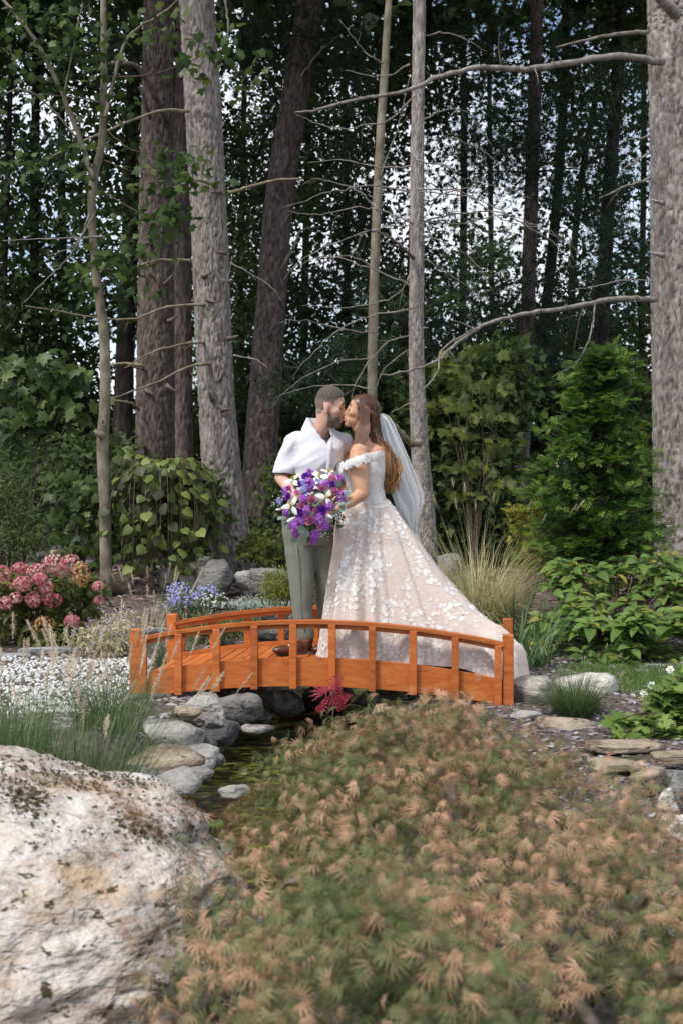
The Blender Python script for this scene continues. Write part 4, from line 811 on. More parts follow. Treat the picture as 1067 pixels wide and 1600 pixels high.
bush('leafy_shrub', 'dark shrub filling the gap between dark shrub and leafy shrub on the left', 'shrub', [B(55, 745, 19, 110, 110, .6, .5), B(140, 730, 18, 120, 100, .6, .9)], 130, 12, T_STAR, .12, M_LUND, spread=.2)
for px, y, D, wx, hy, lab in [(690, 845, 17.5, 160, 110, 'low dark undergrowth behind the slim pine and blond grass'), (790, 850, 17, 150, 110, 'low dark undergrowth at the foot of the middle brown trunk'), (560, 850, 18, 200, 100, 'low dark undergrowth hidden behind the couple'), (880, 850, 18, 140, 120, 'low dark undergrowth behind the golden conifer'), (350, 850, 19, 150, 90, 'low dark undergrowth right of the big leaning pine')]:
    bush('undergrowth', lab, 'bush', [B(px, y, D, wx, hy, .5, 1.)], 130, 13, T_Q, .12, M_LUND, spread=.15)
bush('yellow_shrub', 'small loose shrub with yellow leaves left of the golden conifer', 'shrub', [B(822, 820, 12.4, 50, 90, .25, 1.), B(835, 870, 12.2, 50, 60, .25, .5)], 34, 8, T_OVAL, .075, leafmat('yellow_leaf', [(0, (.05, .07, .015)), (.5, (.16, .17, .03)), (1, (.42, .34, .05))], trans=.35), spread=.07)
bush('yellow_shrub', 'feathery yellow green shrub beside the trouser legs behind the bridge', 'shrub', [B(440, 915, 11.6, 54, 56, .25, 1.), B(503, 915, 11.8, 40, 70, .25, .7)], 90, 14, T_SLIM, .05, leafmat('gold_feather', [(0, (.06, .085, .015)), (.6, (.17, .19, .03)), (1, (.32, .30, .05))], trans=.35), spread=.05)
# --- golden conifer
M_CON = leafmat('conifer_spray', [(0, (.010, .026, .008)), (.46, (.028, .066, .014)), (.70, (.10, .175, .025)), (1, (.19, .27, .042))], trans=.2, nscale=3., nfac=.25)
def spray_t(seed):
    r = random.Random(seed); V = []; Fs = []
    for k in range(7):
        t = k / 7; a = (1 if k % 2 else -1) * r.uniform(.5, .9); L_ = .45 * (1 - .6 * t) + .1; p = np.array([0, t * .8, -.12 * t * t]); e = p + np.array([math.sin(a) * L_, math.cos(a) * L_, -.10 * L_ + r.uniform(-.05, .08)])
        s = nrm(np.cross(e - p, (0, 0, 1))) * .055; b_ = len(V); V += [p, (p + e) / 2 + s, e, (p + e) / 2 - s]; Fs += [(b_, b_ + 1, b_ + 2), (b_, b_ + 2, b_ + 3)]
    b_ = len(V); V += [np.array([-.03, 0, 0]), np.array([.03, 0, 0]), np.array([0, 1., -.16])]; Fs += [(b_, b_ + 1, b_ + 2)]
    return np.array(V), [np.array(Fs)]
T_SPR = [spray_t(i) for i in range(3)]
cb = P(935, 880, 11.9); cg = gz(cb[0], cb[1]); con = thing('golden_conifer', 'bright green conifer with layered golden tipped sprays left of the massive right pine', 'tree', (cb[0], cb[1], cg))
H = P(0, 535, 11.9)[2] - cg; b = Buf(); bb = Buf(); ptt = []
prof_y = [535, 565, 600, 640, 680, 730, 780, 830, 880]; prof_l = [938, 918, 890, 892, 858, 842, 834, 830, 842]; prof_r = [948, 962, 985, 975, 1000, 1015, 1022, 1032, 1030]
for k in range(460):
    t = R.random() ** .8; py = 545 + t * 335; xl, xr = np.interp(py, prof_y, prof_l), np.interp(py, prof_y, prof_r); xc = (xl + xr) / 2; rad = (xr - xl) / 2 / F * 11.9
    ax0 = np.array([P(xc, py, 11.9)[0], cb[1], P(0, py, 11.9)[2]]); a = R.uniform(0, 6.283); rr_ = rad * (1.12 if R.random() < .15 else R.uniform(.6, 1.0)) * (.88 + .22 * math.sin(py * .115 + 2.2 * math.sin(a)))
    e = ax0 + (math.cos(a) * rr_, math.sin(a) * rr_, R.uniform(-.02, .07)); st_ = ax0 - (0, 0, .12); C = spline([st_, (st_ + e) / 2 + (0, 0, -.02), e], 6); tube(bb, C, np.linspace(.008, .003, 6), 4)
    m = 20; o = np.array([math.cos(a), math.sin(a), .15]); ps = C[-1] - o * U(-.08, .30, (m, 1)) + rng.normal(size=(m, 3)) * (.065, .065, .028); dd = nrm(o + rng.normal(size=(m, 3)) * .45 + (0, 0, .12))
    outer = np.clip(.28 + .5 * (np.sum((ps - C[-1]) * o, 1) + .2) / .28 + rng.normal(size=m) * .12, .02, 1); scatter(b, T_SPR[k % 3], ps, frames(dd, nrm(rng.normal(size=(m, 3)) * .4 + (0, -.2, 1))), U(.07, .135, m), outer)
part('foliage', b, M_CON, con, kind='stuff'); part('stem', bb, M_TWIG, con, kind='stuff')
b = Buf(); tube(b, [(cb[0], cb[1], cg - .1), (cb[0], cb[1], cg + H * .5), (cb[0] + .02, cb[1], cg + H * .93)], [.05, .035, .008], 8); part('trunk', b, M_BARKB, con)
# --- grasses
def grass(name, label, px, py, D, n, ln, wd, mt, lean=(0, .35), bend=(.5, 1.5), rad=.08, plumes=0, mt2=None, plen=.12, cat='ornamental grass', pl_ln=1.15, seg=6):
    p = P(px, py, D); x, y = p[0], p[1]; z = gz(x, y); root = thing(name, label, cat, (x, y, z)); a = U(0, 6.283, n); r = rad * np.sqrt(U(0, 1, n)); base = np.stack([x + r * np.cos(a), y + r * np.sin(a), np.full(n, z - .02)], -1)
    b = Buf(); blades(b, base, a + rng.normal(size=n) * .5, ln * U(.55, 1.1, n), wd * U(.6, 1.2, n), U(*lean, n), U(*bend, n), seg, U(.02, 1, n)); part('blades', b, mt, root, kind='stuff')
    if plumes:
        a = U(0, 6.283, plumes); base = np.stack([x + rad * .5 * np.cos(a), y + rad * .5 * np.sin(a), np.full(plumes, z)], -1); b = Buf()
        C = blades(b, base, a, ln * pl_ln * 1.12 * U(.8, 1.1, plumes), np.full(plumes, .0022), U(.05, .3, plumes), U(.3, 1.0, plumes), 6, U(.3, 1, plumes)); pb = Buf()
        for c in C:
            tip = c[-1]; d = nrm(c[-1] - c[-2] + (0, 0, .1)); m = 110; t = U(-.1, 1, m); ps = tip + d * (t[:, None] * plen) ; o = nrm(rng.normal(size=(m, 3)) + d * .8)
            w_ = plen * .20 * np.sin(np.clip(t, .05, .97) * math.pi) ** .6; V = np.stack([ps - .0018 * nrm(np.cross(o, d)), ps + .0018 * nrm(np.cross(o, d)), ps + o * w_[:, None]], 1).reshape(-1, 3)
            pb.add(V, np.arange(m * 3).reshape(-1, 3), U(.2, 1))
        part('flower_stalks', b, mt, root, kind='stuff'); part('plumes', pb, mt2 or mt, root, kind='stuff')
    return root
M_GRN = leafmat('fountain_grass', [(0, (.03, .058, .02)), (.5, (.085, .135, .048)), (1, (.20, .24, .10))], trans=.25, nfac=.15)
M_BLOND = leafmat('blond_grass', [(0, (.12, .135, .05)), (.35, (.30, .30, .14)), (.7, (.52, .47, .27)), (1, (.70, .64, .43))], trans=.3, nfac=.15)
M_PLUME = leafmat('grass_plume', [(0, (.34, .27, .19)), (.5, (.56, .48, .36)), (1, (.72, .64, .52))], trans=.35, nfac=.1)
M_IRIS = leafmat('strap_leaf', [(0, (.035, .075, .030)), (.5, (.075, .14, .055)), (1, (.14, .22, .085))], trans=.25, nfac=.2, rough=.45)
grass('fountain_grass', 'tall fountain grass with blurred tan plumes in front of the left end of the bridge', 128, 1185, 5.7, 620, .68, .0045, M_GRN, (.0, .35), (.1, 1.0), .22, 34, M_PLUME)
grass('fountain_grass', 'fountain grass behind the big boulder at the left edge', 15, 1180, 5.5, 520, .56, .0045, M_GRN, (.0, .35), (.1, 1.0), .22, 28, M_PLUME)
grass('fountain_grass', 'plumed grass clump over the white gravel left of the end post', 170, 1110, 6.9, 520, .46, .004, M_GRN, (.0, .5), (.2, 1.2), .18, 26, M_PLUME)
grass('fountain_grass', 'fine grass clump between the rails at the left end of the bridge', 268, 1040, 9.9, 420, .34, .004, M_GRN, (.1, .6), (.3, 1.5), .10, 10, M_PLUME, .07)
grass('fountain_grass', 'wispy pale plumes rising behind the left end of the bridge', 240, 950, 11.6, 60, .42, .0035, M_BLOND, (.0, .3), (.2, .8), .12, 16, M_PLUME, .14)
grass('fountain_grass', 'small round dark green fountain grass beside the white quartz boulder', 896, 1118, 7.9, 1100, .35, .0036, M_GRN, (.0, .75), (.3, 1.3), .10, 16, M_PLUME, .035, pl_ln=1.2)
grass('blond_grass', 'big blond arching ornamental grass right of the bride', 748, 925, 11.6, 1700, 1.12, .0065, M_BLOND, (.0, .55), (.5, 1.9), .20, 20, M_PLUME, .10, seg=8)
grass('blond_grass', 'low tan grass mound at the foot of the blond grass', 738, 935, 11.2, 1000, .55, .005, M_BLOND, (.1, .8), (.6, 2.2), .16)
grass('dark_grass', 'dark green plumed grass right of the blond grass', 822, 950, 11.1, 520, .48, .0055, M_GRN, (.0, .6), (.4, 1.8), .14, 14, M_PLUME, .06)
grass('strap_leaved_plant', 'clump of long strap leaves beside the right end of the far rail', 806, 1012, 9.75, 60, .80, .020, M_IRIS, (.0, .45), (.5, 2.0), .12, cat='plant', seg=9)
grass('strap_leaved_plant', 'smaller clump of strap leaves in front of the dark plumed grass', 838, 1000, 10.0, 46, .60, .018, M_IRIS, (.0, .5), (.5, 2.0), .10, cat='plant', seg=9)
grass('edging_grass', 'tuft of grass hanging over the pool edge left of the big boulder', 20, 1140, 6.6, 240, .36, .004, M_GRN, (.0, .6), (.3, 1.4), .2, 12, M_PLUME)
# --- leafy hydrangea (right) with individually built leaves
M_HYL = leafmat('hydrangea_leaf', [(0, (.07, .13, .035)), (.5, (.14, .23, .055)), (.82, (.15, .21, .05)), (.95, (.42, .34, .07)), (1, (.50, .26, .08))], trans=.28, rough=.45, nfac=.2)
def whorls(label, name, cat, heads, base_px, D0, size, mt, T, per=8, droop=.25, cover_n=0):
    c0 = P(*base_px, D0); root = thing(name, label, cat, (c0[0], c0[1], gz(c0[0], c0[1]))); o = np.array(root.location); pos = []; dr = []; up = []; sc = []; b = Buf()
    for (x, y, D, s) in heads:
        c = P(x, y, D); tube(b, spline([o + (R.uniform(-.2, .2), R.uniform(-.1, .1), -.03), (o + c) / 2 + (0, 0, .05), c], 8), np.linspace(.009, .004, 8), 5); a0 = R.uniform(0, 6.28); tl = nrm(np.array([R.gauss(0, .25), -.25 + R.gauss(0, .2), 1.]))
        for k in range(per):
            a = a0 + k * 2.4; lv = k / per; e = np.array([math.cos(a), math.sin(a), 0]); e = nrm(e + tl * (.55 - lv * .75)); pos.append(c + tl * (-.02 - .05 * lv) + e * .012); dr.append(e); up.append(nrm(tl + rng.normal(size=3) * .15 + e * .1)); sc.append(size * s * R.uniform(.75, 1.1) * (.7 + .5 * lv))
    part('stem', b, M_TWIG, root, kind='stuff'); singles('leaf', T, mt, root, np.array(pos), frames(np.array(dr), np.array(up)), np.array(sc)); return root
hd = []
for (x0, x1, y0, y1, D, n) in ((850, 960, 872, 940, 11.2, 22), (830, 900, 950, 1005, 10.6, 8), (880, 1000, 920, 980, 10.7, 18), (960, 1080, 862, 930, 11.2, 28), (900, 1000, 965, 1030, 10.3, 20), (970, 1080, 940, 1010, 10.5, 20), (1000, 1090, 1000, 1035, 10.4, 7), (1030, 1100, 890, 990, 10.8, 10)):
    for _ in range(n): hd.append((R.uniform(x0, x1), R.uniform(y0, y1), D + R.uniform(-.3, .3), 1.))
whorls('large leafy green hydrangea with some yellowing leaves filling the right side', 'hydrangea', 'shrub', hd, (960, 1000), 10.8, .175, M_HYL, T_OVAL, 8)
# --- anemone plant lower right
M_ANL = leafmat('anemone_leaf', [(0, (.06, .11, .022)), (.5, (.13, .205, .045)), (1, (.24, .31, .085))], trans=.3, nfac=.2)
hd = []
for _ in range(120):
    x = R.uniform(958, 1095); y = R.uniform(1050, 1168); 
    if (x - 1050) / 95 + 0 > -1 and (y > 1140 - (x - 965) * 1.0 or y > 1120): hd.append((x, y, 7.25 + (1165 - y) * .003 + R.uniform(-.15, .15), 1.05))
an = whorls('bright green anemone plant with lobed leaves and white flowers at the right edge', 'anemone_plant', 'plant', hd, (1045, 1165), 7.5, .13, M_ANL, T_MAPLE, 5)
M_PETW = mat('white_petal', [(.3, (.80, .79, .80)), (.7, (.86, .85, .86))], scale=20, rough=.6); M_YEL = mat('yellow_stamen', [(.3, (.55, .36, .03)), (.7, (.68, .48, .06))], scale=30, rough=.7)
for (x, y) in ((1005, 1083), (1017, 1071), (1046, 1046)):
    c = P(x, y, 7.5); fl = Buf(); a = np.arange(6) * 1.047; d = np.stack([np.cos(a), np.full(6, -.25), np.sin(a)], -1); scatter(fl, T_ROUND, np.repeat(c[None], 6, 0), frames(nrm(d), np.repeat([[0, -1., .4]], 6, 0)), np.full(6, .026))
    o = part('flower', fl, M_PETW, an); cn = Buf(); V, Fs = ICO[1]; cn.add(V * .007 + c + (0, -.012, .002), Fs); part('flower_centre', cn, M_YEL, o); s_ = Buf(); tube(s_, [c + (0, .004, 0), c + (.01, .02, -.1), P(1040, 1120, 7.5)], [.002, .002, .003], 4); part('flower_stem', s_, M_GRN, an)
# --- pink hydrangea on the left
M_HYL2 = leafmat('pink_hydrangea_leaf', [(0, (.035, .05, .012)), (.5, (.085, .11, .025)), (.85, (.16, .17, .04)), (1, (.25, .12, .05))], trans=.28, nfac=.2)
hb = P(60, 985, 11.3); hy_ = thing('pink_hydrangea', 'low hydrangea covered in fading pink and tan flower heads at the left edge', 'shrub', (hb[0], hb[1], gz(hb[0], hb[1]))); b = Buf()
for c, r, m in [B(40, 955, 11.3, 150, 90, .35, 1.), B(110, 935, 11.4, 100, 80, .3, .7), B(0, 930, 11.3, 120, 80, .35, .6), B(88, 990, 11.1, 60, 26, .2, .3)]: clumps(c, r, int(110 * m), 8, .05, T_OVAL, .085, b, tilt=.5, face=(0, -.4, .9))
part('foliage', b, M_HYL2, hy_, kind='stuff'); b = Buf()
for _ in range(16): e = P(R.uniform(-10, 150), R.uniform(890, 960), 11.3); tube(b, [np.array(hy_.location), (np.array(hy_.location) + e) / 2, e], [.01, .007, .004], 5)
part('stem', b, M_TWIG, hy_, kind='stuff')
M_FLP = leafmat('pink_floret', [(0, (.30, .05, .075)), (.30, (.46, .12, .15)), (.5, (.56, .24, .25)), (.72, (.66, .44, .38)), (1, (.72, .60, .48))], trans=.2, nfac=.25, nscale=9); M_FLT = leafmat('tan_floret', [(0, (.30, .13, .06)), (.5, (.46, .27, .12)), (1, (.62, .45, .26))], trans=.2, nfac=.25, nscale=9)
def floret():
    V = []; Fs = []
    for k in range(4):
        a = k * math.pi / 2; d = np.array([math.cos(a), math.sin(a), 0]); s = np.array([-d[1], d[0], 0]); i = len(V); V += [np.zeros(3), d * .6 + s * .42, d, d * .6 - s * .42]; Fs += [(i, i + 1, i + 2), (i, i + 2, i + 3)]
    V = np.array(V); V[:, 2] = .18 * (V[:, 0] ** 2 + V[:, 1] ** 2); return V, [np.array(Fs)]
T_FLO = floret()
for (x, y, w_, h_, k_) in [(4, 898, 34, 30, 0), (32, 888, 26, 20, 0), (22, 915, 44, 26, 0), (58, 892, 36, 24, 0), (85, 880, 38, 30, 0), (110, 880, 34, 30, 0), (36, 912, 30, 26, 0), (72, 918, 26, 22, 0), (25, 934, 22, 18, 2), (53, 937, 26, 26, 0), (83, 938, 32, 24, 0), (128, 896, 30, 42, 1), (154, 916, 20, 16, 0), (156, 938, 16, 14, 0), (70, 976, 34, 26, 1), (113, 971, 26, 20, 0), (96, 890, 28, 24, 0), (10, 942, 24, 22, 0), (62, 905, 26, 18, 0), (8, 915, 30, 24, 0)]:
    D = 11.0 + R.uniform(-.15, .15); c = P(x, y, D); s = D / F; pos, d = shell(c, (w_ / 2 * s, w_ / 2 * s * .9, h_ / 2 * s), 170, .2, -1.); n = len(pos); b = Buf(); up = nrm(d + rng.normal(size=(n, 3)) * .25)
    scatter(b, T_FLO, pos, frames(nrm(np.cross(up, rng.normal(size=(n, 3)))), up), U(.011, .017, n), np.clip(U(.02, .95, n) * R.uniform(.6, 1.15), .01, 1)); part('flower_head', b, M_FLT if k_ == 1 else M_FLP, hy_, kind=None, label='faded tan flower head' if k_ == 1 else None)
# --- small flowering plants
def flowers(name, label, bl, nfl, fs, stops, leaf, cat='flowering plant', nl=300, lsize=.05):
    c0, r0, _ = bl[0]; root = thing(name, label, cat, (c0[0], c0[1], gz(c0[0], c0[1]))); b = Buf(); f = Buf()
    for c, r, m in bl:
        clumps(c - np.array((0, 0, r[2] * .35)), r, int(nl * m / 6), 6, .03, T_SLIM, lsize, b, tilt=.6); n = int(nfl * m); pos, d = shell(c, r, n, .6, -.6); n = len(pos); up = nrm(d * .5 + rng.normal(size=(n, 3)) * .4 + (0, -.7, .3)); scatter(f, T_FLO, pos, frames(nrm(np.cross(up, rng.normal(size=(n, 3)))), up), fs * U(.6, 1.2, n), U(.02, 1, n))
        for _ in range(8): q = pos[R.randrange(n)]; tube(b, [np.array(root.location), q], .003, 4, tint=.4)
    part('foliage', b, leaf, root, kind='stuff'); part('flowers', f, leafmat(name + '_petal', stops, trans=.25, nfac=.15), root, kind='stuff')
flowers('blue_aster', 'lavender blue flower clump behind the far left bridge post', [B(285, 938, 11.9, 70, 44, .25, 1.), B(320, 925, 12.1, 50, 26, .2, .5), B(278, 920, 12.1, 40, 20, .2, .4)], 250, .012, [(0, (.20, .22, .55)), (.6, (.40, .40, .72)), (1, (.70, .68, .86))], M_GRN)
flowers('white_daisy', 'small white flowers beside the lavender clump', [B(330, 940, 11.8, 60, 34, .2, 1.)], 70, .014, [(0, (.7, .68, .72)), (1, (.85, .83, .85))], M_LUND)
flowers('catmint', 'hazy purple catmint spilling toward the left end post', [B(165, 990, 10.7, 110, 50, .3, 1.), B(195, 965, 11., 60, 34, .25, .4)], 260, .008, [(0, (.25, .20, .42)), (.6, (.45, .40, .58)), (1, (.66, .60, .66))], M_BLOND, nl=700)
flowers('ground_cover', 'bright green low plants seen between the rails', [B(350, 972, 10.7, 100, 34, .25, 1.), B(300, 985, 10.6, 60, 34, .25, .4)], 14, .012, [(0, (.7, .68, .72)), (1, (.85, .83, .85))], M_MAPL2, nl=700, lsize=.06)
flowers('silver_sedum', 'pale silvery ground cover behind the far rail', [B(400, 940, 12.0, 90, 14, .25, 1.)], 10, .012, [(0, (.5, .55, .5)), (1, (.6, .66, .6))], leafmat('silver_leaf', [(0, (.16, .21, .17)), (1, (.38, .44, .38))], trans=.1), nl=600, lsize=.04)
flowers('low_leafy_plant', 'small bright leafy plant under the pink hydrangea', [B(90, 998, 10.9, 40, 20, .12, 1.)], 4, .008, [(0, (.5, .45, .2)), (1, (.6, .5, .2))], M_MAPL2, nl=200, lsize=.06)
flowers('golden_edging_plant', 'small yellow green plant under the white flowers behind the bridge', [B(385, 960, 11.2, 40, 20, .12, 1.)], 6, .008, [(0, (.5, .45, .2)), (1, (.6, .5, .2))], M_MAPL2, nl=200, lsize=.05)
# pink seedling in front of the bridge
sp = P(520, 1120, 5.6); sdl = thing('red_maple_seedling', 'blurred crimson leaved seedling in front of the middle of the bridge', 'plant', (sp[0], sp[1], gz(sp[0], sp[1]))); b = Buf(); lf = Buf()
top_ = P(520, 1075, 5.6); tube(b, [np.array(sdl.location), top_], [.004, .002], 5); part('stem', b, M_TWIG, sdl)
M_CRIM = leafmat('crimson_leaf', [(0, (.26, .025, .045)), (1, (.48, .07, .10))], trans=.4)
pos = np.array([P(x, y, 5.6) for x, y in ((520, 1090), (505, 1085), (535, 1080), (512, 1072), (530, 1070), (545, 1092), (500, 1100), (524, 1100))]) ; n = len(pos); me = tmesh('leaf', T_DIS[0], M_CRIM); pieces('leaf', me, sdl, pos, frames(nrm(rng.normal(size=(n, 3)) + (0, 0, .3)), nrm(rng.normal(size=(n, 3)) * .4 + (0, -1, .3))), U(.05, .08, n))
# ================================================================ the foreground laceleaf maple
M_LACE = leafmat('laceleaf', [(0, (.05, .075, .022)), (.28, (.095, .125, .045)), (.42, (.175, .175, .075)), (.54, (.32, .215, .125)), (.74, (.52, .30, .19)), (1, (.70, .48, .36))], trans=.15, nscale=3.2, nfac=.4, rough=.5)
mc = np.array((.55, 3.3)); jm = thing('laceleaf_maple', 'wide mounded laceleaf maple with green and tan leaves filling the foreground', 'shrub', (mc[0], mc[1], gz(*mc)))
jo = np.array(jm.location)
def mcx(y): return np.interp(y, [2, 3.4, 4.1, 4.6, 5.2], [.44, .43, .38, .32, .27])
def mhw(y): return np.interp(y, [2, 3.4, 4.0, 4.6, 5.2], [1.03, .95, .73, .60, .46])
def dome(x, y):
    """top surface of the mound"""
    u = (x - mcx(y)) / mhw(y); v = (y - 3.25) / 1.85; r2 = np.abs(u) ** 3. + np.abs(v) ** 3.
    h = .78 * np.clip(1 - r2, 0, 1) ** .36; return -.22 + h + .07 * vn(np.stack([x * 2.6, y * 2.6, 0 * x], -1), 61) * (r2 < 1) - .19 * sstep(.3, 1.0, x) * sstep(3.0, 4.2, y) + .11 * vn(np.stack([x * 6.5, y * 4.5, 0 * x], -1), 62) + .17 * sstep(2.5, 4.4, y) + .10 * np.exp(-((x + .12) / .28) ** 2 - ((y - 4.75) / .35) ** 2)
b = Buf()
for k in range(16):
    a = R.uniform(0, 6.283); q = []
    for t_ in np.linspace(0, 1, 7): x = mc[0] - .1 + math.cos(a) * t_ * .72; y = mc[1] + math.sin(a) * t_ * 1.2; q.append((x, y, jo[2] + (float(dome(np.array([x]), np.array([y]))[0]) - .24 - jo[2]) * min(1, t_ * 2.2 + .05)))
    tube(b, spline(q, 14), np.linspace(.028, .006, 14), 6); twigs(b, np.array(spline(q, 14)), .014, 2, 4, .35, .1)
part('branch', b, M_BARKB, jm, kind='stuff')
n = 3800; u = U(-1, 1, (n * 2, 2)); u = u[((np.abs(u) ** 3.).sum(1) < 1.0) & (vn(np.stack([u[:, 0] * 9, u[:, 1] * 15, 0 * u[:, 0]], -1), 77) > -.26)][:n]; n = len(u); y = 3.25 + u[:, 1] * 1.85; x = mcx(y) + u[:, 0] * mhw(y)
tz = dome(x, y) - .02; m = 7; e = .02; gx = (dome(x + e, y) - dome(x - e, y)) / (2 * e); gy = (dome(x, y + e) - dome(x, y - e)) / (2 * e)
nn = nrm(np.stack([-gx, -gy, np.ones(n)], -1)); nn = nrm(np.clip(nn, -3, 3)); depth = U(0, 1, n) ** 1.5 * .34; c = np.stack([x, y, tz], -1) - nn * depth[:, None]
down = nrm(np.stack([x - mc[0], (y - mc[1]) * .8, np.zeros(n)], -1) * .75 + (0, 0, -.62) + rng.normal(size=(n, 3)) * .5)
tw = sstep(-.35, .65, .55 * vn(np.stack([x * 3.1, y * 3.1, 0 * x], -1), 71) + .70 * vn(np.stack([x * 11, y * 8, 0 * x], -1), 73) + rng.normal(size=n) * .38 - .05) # tan patches
pos = np.repeat(c, m, 0) + rng.normal(size=(n * m, 3)) * (.055, .055, .022); dr = nrm(np.repeat(down, m, 0) + rng.normal(size=(n * m, 3)) * .55); up = nrm(np.repeat(nn, m, 0) + rng.normal(size=(n * m, 3)) * .55)
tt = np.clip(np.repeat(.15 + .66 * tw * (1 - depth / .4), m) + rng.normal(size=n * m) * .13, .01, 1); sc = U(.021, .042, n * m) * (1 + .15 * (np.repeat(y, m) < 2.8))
# the leaves nearest the camera and on top are pieces of their own
vis = np.repeat(depth, m) < .035; key = np.where(vis, pos[:, 1], 99); order = np.argsort(key); a_, r_ = order[:296], order[296:]
for s in range(4): pass
pieces('leaf', [tmesh('leaf', T_DIS[s], M_LACE) for s in range(4)], jm, pos[a_], frames(dr[a_], up[a_]), sc[a_])
b = Buf()
for s in range(4):
    q = r_[s::4]; scatter(b, T_DISL[s], pos[q], frames(dr[q], up[q]), sc[q], tt[q])
part('foliage', b, M_LACE, jm, kind='stuff')
# ---- distant house and fence seen through the wood at the left
hp = P(70, 800, 46.); M_SID = mat('white_siding', [(.3, (.62, .64, .66)), (.7, (.74, .75, .77))], scale=3, rough=.6); M_BLK = mat('black_iron', [(.3, (.012, .012, .013)), (.7, (.03, .03, .03))], scale=9, rough=.5)
hz = gz(hp[0], hp[1]); hs = thing('neighbour_house', 'pale clapboard house glimpsed through the trees at the far left', 'house', (hp[0] - 2.5, hp[1] + 3, hz))
b = Buf(); box(b, (hp[0] - 2.5, hp[1] + 3, hz + 1.4), I3, (3.2, 2.8, 1.4)); part('wall', b, M_SID, hs, smooth=False); b = Buf()
for k in range(22): box(b, (hp[0] - 2.5, hp[1] + .17, hz + .1 + k * .125), I3, (3.2, .02, .055))
part('siding', b, M_SID, hs, smooth=False, kind='stuff'); b = Buf()
b.add([(hp[0] - 6, hp[1], hz + 2.8), (hp[0] + 1, hp[1], hz + 2.8), (hp[0] + 1, hp[1] + 6, hz + 2.8), (hp[0] - 6, hp[1] + 6, hz + 2.8), (hp[0] - 6, hp[1] + 3, hz + 4.2), (hp[0] + 1, hp[1] + 3, hz + 4.2)], [np.array([(0, 1, 5, 4), (2, 3, 4, 5)]), np.array([(1, 2, 5), (3, 0, 4)])]); part('roof', b, M_BARKD, hs, smooth=False)
fp = P(70, 850, 21.); fz = gz(fp[0], fp[1]); fe = thing('iron_fence', 'black iron fence behind the shrubs at the far left', 'fence', (fp[0], fp[1], fz))
for k in range(34): b = Buf(); box(b, (fp[0] - 1.6 + k * .1, fp[1], fz + .5), I3, (.008, .008, .5)); part('picket', b, M_BLK, fe, smooth=False)
for z in (.18, .92): b = Buf(); box(b, (fp[0], fp[1] - .018, fz + z), I3, (1.7, .01, .016)); part('rail', b, M_BLK, fe, smooth=False)
for k in (-1.7, 0.05, 1.75): b = Buf(); box(b, (fp[0] + k, fp[1] + .03, fz + .55), I3, (.03, .02, .6)); part('post', b, M_BLK, fe, smooth=False)
# ================================================================ people
def solid(bufs, voxel=.006, smooth=3):
    """union of overlapping closed shapes as one continuous surface"""
    me = bufs.mesh('tmp'); o = bpy.data.objects.new('tmp', me); COL.objects.link(o)
    m = o.modifiers.new('r', 'REMESH'); m.mode = 'VOXEL'; m.voxel_size = voxel; m.adaptivity = 0
    s = o.modifiers.new('s', 'SMOOTH'); s.iterations = smooth; s.factor = .5
    dg = bpy.context.evaluated_depsgraph_get(); e = bpy.data.meshes.new_from_object(o.evaluated_get(dg))
    V = np.empty(len(e.vertices) * 3, np.float32); e.vertices.foreach_get('co', V); V = V.reshape(-1, 3).astype(float)
    Nn = np.empty(len(e.vertices) * 3, np.float32); e.vertices.foreach_get('normal', Nn); Nn = Nn.reshape(-1, 3).astype(float)
    lt = np.empty(len(e.polygons), np.int32); e.polygons.foreach_get('loop_total', lt); lv = np.empty(len(e.loops), np.int32); e.loops.foreach_get('vertex_index', lv)
    st = np.concatenate([[0], np.cumsum(lt)[:-1]]); Fs = []
    for k in (3, 4):
        q = st[lt == k]
        if len(q): Fs.append(np.stack([lv[q + i] for i in range(k)], 1))
    bpy.data.objects.remove(o); bpy.data.meshes.remove(me); bpy.data.meshes.remove(e); return V, Nn, Fs
def subset(V, Fs, mask):
    keep = [f[mask[f].all(1)] for f in Fs]; used = np.zeros(len(V), bool)
    for f in keep: used[f.ravel()] = True
    mp = np.cumsum(used) - 1; return V[used], [mp[f] for f in keep if len(f)], used
def ell(b, c, r, M=None, sub=3):
    V, Fs = ICO[sub]; W = V * np.asarray(r); W = W if M is None else W @ M; b.add(W + np.asarray(c), Fs)
def cap_(b, p0, p1, r0, r1):
    p0, p1 = np.asarray(p0, float), np.asarray(p1, float); tube(b, [p0, p1], [r0, r1], 16); ell(b, p0, (r0,) * 3, sub=2); ell(b, p1, (r1,) * 3, sub=2)
def chain(b, pts, rs):
    for i in range(len(pts) - 1): cap_(b, pts[i], pts[i + 1], rs[i], rs[i + 1])
def loft(b, cs, rx, ry, X, Y, seg=36, cap=True, ex=2.):
    cs = np.asarray(cs, float); n = len(cs); a = np.arange(seg) * 2 * math.pi / seg; c, s = np.cos(a), np.sin(a); c = np.sign(c) * np.abs(c) ** (2 / ex); s = np.sign(s) * np.abs(s) ** (2 / ex)
    V = cs[:, None] + np.asarray(rx)[:, None, None] * c[None, :, None] * X + np.asarray(ry)[:, None, None] * s[None, :, None] * Y
    i = np.arange(n - 1)[:, None] * seg; j = np.arange(seg)[None]; k = (j + 1) % seg; Fl = [np.stack([i + j, i + k, i + seg + k, i + seg + j], -1).reshape(-1, 4)]
    V = V.reshape(-1, 3); b.add(V, Fl)
    if cap:
        ca = np.array([[q, (q + 1) % seg, seg] for q in range(seg)]); b.add(np.vstack([V[:seg], cs[0]]), [ca[:, ::-1]]); b.add(np.vstack([V[-seg:], cs[-1]]), [ca])
